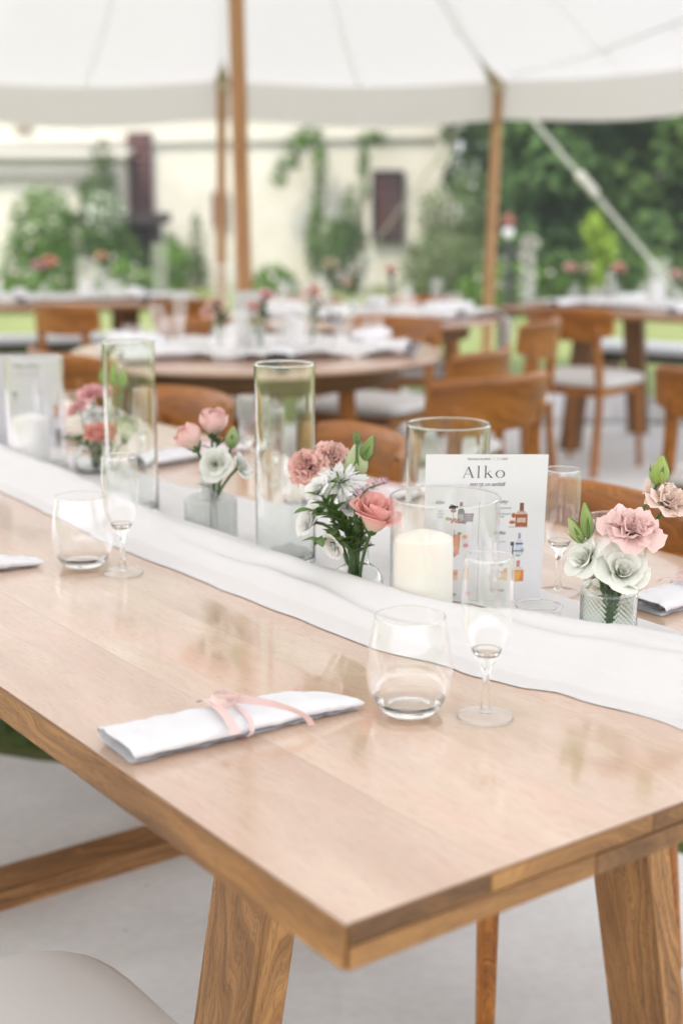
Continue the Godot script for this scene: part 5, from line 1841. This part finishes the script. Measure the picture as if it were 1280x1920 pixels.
	sprig("leafy sprig reaching left towards the middle tall vase", PackedVector3Array([foot + Vector3(-0.006, 0, 0.006), Vector3(0.014, 0.85, -1.775), Vector3(-0.006, 0.886, -1.76), Vector3(-0.034, 0.895, -1.755)]), 15, 0.027, 0.0080, 32)
	sprig("low leafy sprig over the bulb vase's left shoulder", PackedVector3Array([foot + Vector3(-0.007, 0, 0.008), Vector3(0.010, 0.848, -1.77), Vector3(-0.008, 0.862, -1.745), Vector3(-0.034, 0.861, -1.735)]), 14, 0.027, 0.0080, 33)
	sprig("dark leaves filling the bulb vase's mouth under the rose", PackedVector3Array([foot, Vector3(0.023, 0.83, -1.797), Vector3(0.026, 0.862, -1.775), Vector3(0.028, 0.885, -1.755)]), 13, 0.026, 0.009, 34, true)
	# ---- flowers of the ribbed bottle
	foot = Vector3(-0.203, 0.774, -2.12)
	var blush := Color(0.97, 0.62, 0.57)
	flower("spray_rose", "ball", "pink spray rose, the lower one, left in the ribbed bottle", foot + Vector3(-0.004, 0, 0), Vector3(-0.230, 0.931, -2.10), Vector3(-0.5, 0.85, 0.1), 0.026, Color(0.72, 0.66, 0.46), blush, 41, "pink spray roses", false, Vector3(0.02, 0, 0))
	flower("spray_rose", "ball", "pink spray rose, the topmost one in the ribbed bottle", foot + Vector3(0.0, 0, -0.004), Vector3(-0.196, 0.952, -2.115), Vector3(0.1, 0.95, 0.2), 0.0275, Color(0.74, 0.64, 0.48), Color(0.97, 0.64, 0.60), 42, "pink spray roses")
	flower("lisianthus", "open", "open white lisianthus with a green eye facing the camera, ribbed bottle", foot + Vector3(0.002, 0, 0.004), Vector3(-0.190, 0.899, -2.075), Vector3(0.05, 0.35, 0.95), 0.03, Color(0.60, 0.68, 0.30), Color(0.90, 0.91, 0.85), 43, "", false, Vector3(-0.004, 0, -0.01))
	flower("lisianthus", "open", "white lisianthus seen side on, right in the ribbed bottle", foot + Vector3(0.004, 0, 0), Vector3(-0.150, 0.893, -2.09), Vector3(0.75, 0.4, 0.3), 0.023, cream, Color(0.90, 0.91, 0.85), 44, "", false, Vector3(-0.022, 0.01, 0))
	bud("green lisianthus bud right of the topmost pink spray rose", foot + Vector3(0.004, 0, -0.004), Vector3(-0.166, 0.935, -2.10), Vector3(0.15, 1, 0), 0.0105, 0.034, Color(0.22, 0.34, 0.10), Color(0.48, 0.56, 0.26), "", Vector3(-0.015, 0, 0))
	sprig("dark leaves under the pink spray roses", PackedVector3Array([foot, Vector3(-0.199, 0.86, -2.11), Vector3(-0.196, 0.90, -2.105), Vector3(-0.19, 0.925, -2.10)]), 12, 0.026, 0.007, 45, true)
	# ---- flowers of the beaded bottle
	foot = Vector3(0.323, 0.776, -1.625)
	var pinkl := Color(0.98, 0.72, 0.69)
	flower("lisianthus", "ruffled", "ruffled pink lisianthus above the beaded bottle", foot + Vector3(0.002, 0, -0.003), Vector3(0.343, 0.911, -1.605), Vector3(0.05, 0.92, 0.42), 0.034, Color(0.92, 0.70, 0.62), pinkl, 51, "", false, Vector3(0.006, 0, 0))
	flower("lisianthus", "ruffled", "peach lisianthus at the right picture edge above the ruffled pink one", foot + Vector3(0.006, 0, -0.004), Vector3(0.400, 0.932, -1.66), Vector3(0.35, 0.9, 0.3), 0.034, Color(0.84, 0.72, 0.52), Color(0.98, 0.79, 0.70), 52, "", false, Vector3(-0.03, 0, 0))
	flower("lisianthus", "open", "large creamy white lisianthus low over the beaded bottle's mouth", foot + Vector3(0.002, 0, 0.004), Vector3(0.331, 0.862, -1.585), Vector3(0.12, 0.62, 0.75), 0.036, Color(0.76, 0.80, 0.52), Color(0.90, 0.91, 0.84), 53, "", false, Vector3(0, 0, -0.012))
	flower("lisianthus", "open", "creamy white lisianthus left over the beaded bottle", foot + Vector3(-0.004, 0, 0.002), Vector3(0.286, 0.873, -1.605), Vector3(-0.6, 0.55, 0.45), 0.028, Color(0.74, 0.79, 0.50), Color(0.90, 0.91, 0.84), 54, "", false, Vector3(0.02, 0.01, 0))
	bud("bright green bud high above the peach lisianthus", foot + Vector3(0.004, 0, -0.006), Vector3(0.386, 0.966, -1.665), Vector3(0.15, 1, 0), 0.0115, 0.036, Color(0.30, 0.42, 0.08), Color(0.45, 0.56, 0.16), "", Vector3(-0.03, 0, 0))
	bud("green bud left of the ruffled pink lisianthus", foot + Vector3(-0.002, 0, -0.003), Vector3(0.290, 0.915, -1.615), Vector3(-0.15, 1, 0.1), 0.0075, 0.044, Color(0.22, 0.34, 0.07), Color(0.40, 0.52, 0.16), "", Vector3(0.014, 0, 0))
	bud("pale green bud above the left white lisianthus, beaded bottle", foot + Vector3(-0.004, 0, -0.002), Vector3(0.278, 0.902, -1.62), Vector3(-0.5, 0.9, 0), 0.0075, 0.034, Color(0.36, 0.46, 0.12), Color(0.55, 0.64, 0.28), "", Vector3(0.018, 0, 0))
	sprig("dark leaves just inside the beaded bottle's mouth", PackedVector3Array([foot, foot + Vector3(0.002, 0.03, 0.001), foot + Vector3(-0.001, 0.05, 0.004), foot + Vector3(-0.004, 0.075, 0.006)]), 12, 0.02, 0.007, 55, true)
	# ---- flowers of the jar on the left
	foot = Vector3(-0.487, 0.772, -2.72)
	flower("lisianthus", "ruffled", "deep pink ruffled flower, topmost in the left jar", foot + Vector3(0, 0, -0.004), Vector3(-0.492, 0.922, -2.73), Vector3(-0.1, 0.95, 0.3), 0.029, Color(0.90, 0.42, 0.42), Color(0.94, 0.54, 0.55), 61, "", true)
	flower("lisianthus", "ruffled", "pink ruffled flower beside the left glass cylinder", foot + Vector3(-0.004, 0, 0), Vector3(-0.520, 0.893, -2.72), Vector3(-0.5, 0.8, 0.3), 0.025, Color(0.90, 0.46, 0.44), Color(0.95, 0.60, 0.58), 62, "", true)
	flower("rose", "rose", "salmon orange rose in the left jar", foot + Vector3(0.002, 0, 0.004), Vector3(-0.468, 0.848, -2.665), Vector3(0.05, 0.8, 0.5), 0.029, Color(0.75, 0.42, 0.24), Color(0.90, 0.42, 0.32), 63)
	flower("lisianthus", "ball", "pale green rose bud shaped bloom seen through the left tall vase", foot + Vector3(0.006, 0, 0.002), Vector3(-0.418, 0.853, -2.67), Vector3(0.3, 0.85, 0.3), 0.032, Color(0.50, 0.58, 0.24), Color(0.72, 0.75, 0.50), 64, "", false, Vector3(-0.02, 0, 0))
	flower("chrysanthemum", "daisy", "white chrysanthemum between the pink flowers of the left jar", foot + Vector3(-0.002, 0, 0.002), Vector3(-0.484, 0.886, -2.69), Vector3(-0.1, 0.8, 0.5), 0.026, cream, white, 65, "", true)
	flower("chrysanthemum", "daisy", "white and pink bloom right of the chrysanthemum, left jar", foot + Vector3(0.003, 0, -0.002), Vector3(-0.442, 0.886, -2.70), Vector3(0.4, 0.85, 0.3), 0.023, Color(0.74, 0.55, 0.5), Color(0.82, 0.72, 0.70), 66, "", true)
	bud("green bud at the top of the left jar beside the tall vase", foot + Vector3(0.004, 0, -0.004), Vector3(-0.458, 0.958, -2.72), Vector3(0.1, 1, 0), 0.014, 0.048, Color(0.22, 0.36, 0.06), Color(0.36, 0.50, 0.12), "", Vector3(-0.01, 0, 0))
	bud("second green bud behind the left tall vase's wall", foot + Vector3(0.005, 0, -0.004), Vector3(-0.430, 0.952, -2.71), Vector3(0.2, 1, 0), 0.011, 0.04, Color(0.22, 0.36, 0.06), Color(0.36, 0.50, 0.12), "", Vector3(-0.015, 0, 0))
	sprig("dark leaves in the mouth of the left jar", PackedVector3Array([foot, foot + Vector3(0.002, 0.04, 0.002), foot + Vector3(0.0, 0.07, 0.01), foot + Vector3(0.01, 0.10, 0.02)]), 14, 0.032, 0.010, 67, true)
	sprig("pale green leaf cluster under the salmon rose", PackedVector3Array([foot, foot + Vector3(-0.006, 0.04, 0.01), foot + Vector3(-0.016, 0.055, 0.03), foot + Vector3(-0.03, 0.062, 0.04)]), 7, 0.036, 0.012, 68)
	# ---- a fly on the candle glass
	var fy := thing("fly", "small black fly sitting on the wide candle glass's rim", "fly", Vector3(0.1335, 0.926, -1.6245))
	var body := Shape.new()
	body.ball(Vector3(0, 0.003, 0), Vector3(0.0028, 0.0018, 0.0019), 10, 6)
	body.ball(Vector3(0.0036, 0.0032, 0), Vector3(0.0013, 0.0013, 0.0014), 8, 5)
	body.ball(Vector3(-0.0032, 0.0026, 0), Vector3(0.0028, 0.0016, 0.0017), 10, 6)
	part("body", body, M.black, fy)
	for sx in [-1.0, 1.0]:
		var wing := Shape.new()
		wing.tint = Color(0.25, 0.25, 0.25)
		leaf(wing, Vector3(0.001, 0.0045, sx * 0.0008), Vector3(-1, 0.15, sx * 0.35), 0.0065, 0.0016, 0.1, Color(0.2, 0.2, 0.2), Color(0.25, 0.25, 0.25))
		part("wing", wing, M.leaf, fy)
		for k in 3:
			var lg := Shape.new()
			lg.tube(PackedVector3Array([Vector3(0.001 - k * 0.001, 0.003, sx * 0.001), Vector3(0.0015 - k * 0.0015, 0.0032, sx * 0.003), Vector3(0.002 - k * 0.002, 0.0, sx * 0.0036)]), 0.0003, 0.0002, 5)
			part("leg", lg, M.black, fy)

# ---------------------------------------------------------------- the other tables
func thin_lathe(keys: Array, segs := 24) -> ArrayMesh:
	var s := Shape.new()
	s.lathe(smooth(pairs(keys), 4), segs, Vector3.ZERO, Vector3.UP, false)
	return s.done()

func build_far_settings() -> void:
	var tum := thin_lathe([0.0, 0.0, 0.028, 0.001, 0.042, 0.024, 0.045, 0.042, 0.0395, 0.09, 0.0365, 0.104])
	var flu := thin_lathe([0.0, 0.0, 0.0285, 0.001, 0.006, 0.008, 0.004, 0.04, 0.0085, 0.06, 0.0225, 0.092, 0.0268, 0.14, 0.0245, 0.173])
	var cyl := thin_lathe([0.0, 0.002, 0.056, 0.002, 0.06, 0.006, 0.06, 0.1, 0.06, 0.215, 0.0605, 0.22, 0.0575, 0.22])
	var tall := thin_lathe([0.0, 0.002, 0.04, 0.002, 0.044, 0.006, 0.044, 0.15, 0.044, 0.29, 0.0445, 0.295, 0.042, 0.295])
	var budv := thin_lathe([0.0, 0.0, 0.03, 0.001, 0.036, 0.012, 0.034, 0.05, 0.018, 0.066, 0.016, 0.09, 0.019, 0.095])
	var can := Shape.new()
	can.lathe(smooth(pairs([0.0, 0.004, 0.037, 0.004, 0.037, 0.05, 0.037, 0.10, 0.03, 0.106, 0.0, 0.11]), 4), 24)
	var candle := can.done()
	var H := 0.762
	# [table words, origin, along, across, runner length, runner width]
	var tabs := [
		["far left", Vector3(-0.75, 0, -7.76) + Vector3(-0.23, 0, -0.973) * 0.5, Vector3(-0.973, 0, 0.23), Vector3(-0.23, 0, -0.973), 2.6],
		["far right", Vector3(1.15, 0, -7.85), Vector3(0.766, 0, 0.643), Vector3(0.643, 0, -0.766), 2.6],
	]
	var rng := RandomNumberGenerator.new()
	rng.seed = 404
	var nap0: Node3D = null
	var words := {"far left": "the far left table", "far right": "the far right table"}
	for tb in tabs:
		var o: Vector3 = tb[1]
		var al: Vector3 = tb[2]
		var ac: Vector3 = tb[3]
		var L: float = tb[4]
		var hang := 0.05
		var s := Shape.new()
		var rows := []
		for i in 81:
			var row := PackedVector3Array()
			var w := lerpf(-hang, L, i / 80.0)
			for j in 13:
				var a := lerpf(-0.27, 0.27, j / 12.0) + 0.02 * sin(w * 9.0 + j)
				var p := o + al * maxf(w, -0.01) + ac * a
				p.y = H + 0.004 + 0.016 * absf(sin(j * 1.3 + w * 3.0)) * (0.4 + 0.6 * absf(sin(w * 4.0)))
				if w < -0.01:
					p.y += w
					p -= al * (0.006 + 0.012 * absf(sin(j * 1.1)))
				row.append(p)
			rows.append(row)
		s.grid(rows)
		lone("table_runner", s, M.runner, "white gathered cloth runner on %s" % words[tb[0]], "table runner", Vector3.ZERO)
		var n := 4
		for k in n:
			for side in [-1.0, 1.0]:
				var base: Vector3 = o + al * (0.32 + k * (L - 0.6) / (n - 1)) + ac * side * 0.33
				base.y = H
				var g1: Node3D = lone("tumbler", tum, M.thin, "clear stemless glass standing on %s" % words[tb[0]], "glass", base + al * 0.14 - ac * side * 0.06, "glasses on %s" % words[tb[0]])
				lone("champagne_flute", flu, M.thin, "clear champagne flute standing on %s" % words[tb[0]], "glass", base + al * 0.21 - ac * side * 0.07, "flutes on %s" % words[tb[0]])
				if nap0 == null:
					nap0 = napkin("white rolled napkin lying on %s" % words[tb[0]], base, ac * -side, 0.28, 0.09, 0.07, 0.035, 0.0, "napkins on %s" % words[tb[0]], 9)
					nap0.position = base - ac * -side * 0.14
				else:
					var d: Vector3 = ac * -side
					var c := dup(nap0, "napkin_roll", "white rolled napkin lying on %s" % words[tb[0]], base - d * 0.14, atan2(-d.z, d.x) + rng.randf_range(-0.2, 0.2))
					c.set_meta("group", "napkins on %s" % words[tb[0]])
				g1.rotation.y = k
	# the round tables
	for rt in [[Vector3(-0.31, H, -5.13), "the nearer round table", 0.35], [Vector3(0.09, H, -6.82), "the round table nearer the house", 0.7]]:
		var rc: Vector3 = rt[0]
		for k in 6:
			var an: float = k * TAU / 6.0 + rt[2]
			var out := Vector3(cos(an), 0, sin(an))
			var d := -out
			var c := dup(nap0, "napkin_roll", "white rolled napkin lying on %s" % rt[1], rc + out * 0.60, atan2(-d.z, d.x) + rng.randf_range(-0.5, 0.5))
			c.scale = Vector3(1.0, 1.5, 1.2)
			c.set_meta("group", "napkins on %s" % rt[1])
			var side := Vector3(-sin(an), 0, cos(an))
			lone("tumbler", tum, M.thin, "clear stemless glass standing on %s" % rt[1], "glass", rc + out * 0.42 + side * 0.16, "glasses on %s" % rt[1])
			lone("champagne_flute", flu, M.thin, "clear champagne flute standing on %s" % rt[1], "glass", rc + out * 0.36 + side * 0.10, "flutes on %s" % rt[1])
		var cloth := Shape.new()
		var nz := noise(15, 4.0, 2)
		var rows2 := []
		var drop: bool = rt[2] > 0.5
		for i in 25:
			var row := PackedVector3Array()
			for j in 41:
				var x := lerpf(-0.56, 0.92 if drop else 0.56, j / 40.0)
				var z := lerpf(-0.36, 0.36, i / 24.0)
				var p: Vector3 = rc + Vector3(minf(x, 0.675), 0.004 + 0.022 * (nz.get_noise_2d(x * 1.6, z * 1.6 + rt[2]) + 0.55), z * (1.0 - 0.55 * smoothstep(0.1, 0.62, absf(x))) + 0.03 * nz.get_noise_2d(x, 9.0))
				if x > 0.675:
					p.y -= x - 0.675
					p.x += 0.02 + 0.02 * sin(i * 1.1)
				row.append(p)
			rows2.append(row)
		cloth.grid(rows2)
		lone("table_cloth", cloth, M.runner, ("crumpled white cloth hanging over the rim of %s" if drop else "crumpled white cloth across the middle of %s") % rt[1], "cloth")
	var card := thing("menu_card", "plain looking pale menu card standing on the nearer round table", "menu", Vector3(-0.335, H + 0.012, -5.15))
	var cb := Shape.new()
	cb.box(Vector3(0.11, 0.2, 0.001), Transform3D(Basis.IDENTITY, Vector3(0, 0.1, 0)), 0.0002)
	part("paper_sheet", cb, mat(lin(0.62, 0.62, 0.60), 0.6), card)
	# cylinders and candles: [mesh, candle, where, words]
	for e in [[cyl, true, Vector3(-0.17, H + 0.012, -5.1), "the nearer round table by the coral carnation"], [tall, false, Vector3(-0.42, H + 0.012, -5.05), "the nearer round table by the peach bouquet"],
			[cyl, true, Vector3(-1.45, H, -8.05), "the far left table beside the orange flower"], [tall, false, Vector3(-1.05, H, -8.2), "the far left table near the centre pole"],
			[tall, false, Vector3(0.12, H, -6.75), "the round table nearer the house, beside the cream bouquet"],
			[tall, false, Vector3(1.03, H + 0.012, -7.85), "the far right table's end below the white flower"], [cyl, true, Vector3(1.70, H + 0.012, -7.6), "the far right table beside the guy strap"]]:
		lone("glass_cylinder", e[0], M.thin, "clear glass cylinder standing on %s" % e[3], "vase", e[2])
		if e[1]:
			lone("pillar_candle", candle, M.white_wax, "white pillar candle standing in a glass on %s" % e[3], "candle", e[2])
	# bouquets: [vase, words, blooms [label, position, radius, base, tip, kind]]
	var coral := Color(0.98, 0.64, 0.56)
	var pink := Color(0.98, 0.64, 0.65)
	var peach := Color(0.90, 0.66, 0.54)
	var white := Color(0.80, 0.80, 0.72)
	var cream := Color(0.72, 0.68, 0.48)
	var green := Color(0.5, 0.56, 0.3)
	var sd := 700
	for e in [
		[Vector3(-0.425, H + 0.012, -4.95), "peach bouquet on the nearer round table", [["peach bloom with dark leaves on the nearer round table", Vector3(-0.44, 0.945, -4.95), 0.045, peach, Color(0.84, 0.62, 0.48)], ["second peach bloom on the nearer round table", Vector3(-0.47, 0.915, -4.93), 0.035, peach, coral]]],
		[Vector3(-0.285, H + 0.012, -4.95), "pink bouquet on the nearer round table", [["pink carnation above the round table's menu card", Vector3(-0.265, 0.975, -4.97), 0.04, pink, pink], ["lower pink carnation by the round table's menu card", Vector3(-0.31, 0.935, -4.95), 0.035, pink, coral], ["cream bloom under the pink carnations on the nearer round table", Vector3(-0.30, 0.885, -4.92), 0.035, cream, cream]]],
		[Vector3(-0.11, H + 0.012, -5.2), "coral carnation on the nearer round table", [["coral carnation beside the white candle on the nearer round table", Vector3(-0.11, 0.975, -5.18), 0.05, coral, coral], ["white bloom below the coral carnation on the nearer round table", Vector3(-0.085, 0.93, -5.14), 0.035, white, white]]],
		[Vector3(-1.69, H, -8.05), "pink and orange pair on the far left table", [["magenta bloom on the far left table", Vector3(-1.72, 0.955, -8.05), 0.05, Color(0.78, 0.35, 0.45), Color(0.88, 0.50, 0.58)], ["orange red bloom beside the magenta one on the far left table", Vector3(-1.66, 0.975, -8.07), 0.055, coral, Color(0.96, 0.52, 0.38)]]],
		[Vector3(-1.36, H, -8.15), "orange bloom on the far left table", [["orange bloom standing alone on the far left table", Vector3(-1.38, 1.0, -8.15), 0.045, peach, Color(0.95, 0.62, 0.42)]]],
		[Vector3(-2.0, H, -7.95), "white flowers at the end of the far left table", [["white bloom at the far left table's cut off end", Vector3(-2.0, 0.93, -7.95), 0.05, green, white]]],
		[Vector3(-0.05, H, -6.68), "cream bouquet on the round table nearer the house", [["cream bloom left on the round table nearer the house", Vector3(-0.05, 1.015, -6.7), 0.05, green, cream]]],
		[Vector3(0.06, H, -6.72), "white bouquet on the round table nearer the house", [["white bloom in the middle of the round table nearer the house", Vector3(0.065, 0.985, -6.72), 0.05, cream, white], ["second white bloom on the round table nearer the house", Vector3(0.0, 0.955, -6.7), 0.045, cream, white], ["apricot bloom among the white ones, round table nearer the house", Vector3(0.03, 0.93, -6.66), 0.03, peach, peach]]],
		[Vector3(0.235, H, -6.72), "coral bloom on the round table nearer the house", [["coral bloom on the round table nearer the house", Vector3(0.235, 0.985, -6.72), 0.038, coral, coral]]],
		[Vector3(1.05, H + 0.012, -7.92), "white bouquet on the far right table", [["large white bloom highest on the far right table", Vector3(1.055, 1.09, -7.9), 0.07, green, white], ["white bloom below the highest one on the far right table", Vector3(1.03, 1.0, -7.86), 0.06, white, white]]],
		[Vector3(1.28, H + 0.012, -7.75), "coral and cream pair on the far right table", [["coral bloom left on the far right table", Vector3(1.25, 0.955, -7.72), 0.045, coral, coral], ["cream bloom beside the left coral one, far right table", Vector3(1.35, 0.945, -7.78), 0.05, green, cream]]],
		[Vector3(1.50, H + 0.012, -7.70), "red coral bloom on the far right table", [["bright coral bloom in the middle of the far right table", Vector3(1.51, 0.955, -7.70), 0.05, coral, Color(0.97, 0.58, 0.50)]]],
		[Vector3(1.78, H + 0.012, -7.5), "pink bloom on the far right table", [["pink bloom rightmost on the far right table", Vector3(1.78, 0.925, -7.5), 0.045, pink, pink]]],
	]:
		lone("bud_vase", budv, M.thin, "small clear bud vase of the %s" % e[1], "vase", e[0])
		sprig("dark green leaves of the %s" % e[1], PackedVector3Array([e[0] + Vector3(0, 0.01, 0), e[0] + Vector3(0, 0.09, 0), e[0] + Vector3(0.005, 0.13, 0), (e[0] as Vector3).lerp(e[2][0][1], 0.85)]), 9, 0.05, 0.016, sd, true)
		for b in e[2]:
			sd += 1
			flower("carnation" if b[3] != white else "white_bloom", "carnation", b[0], e[0] + Vector3(0, 0.01, 0), b[1], Vector3(0.1, 0.8, 0.4), b[2] * 0.68, b[3], b[4], sd, "", true, Vector3.ZERO, 0.003)
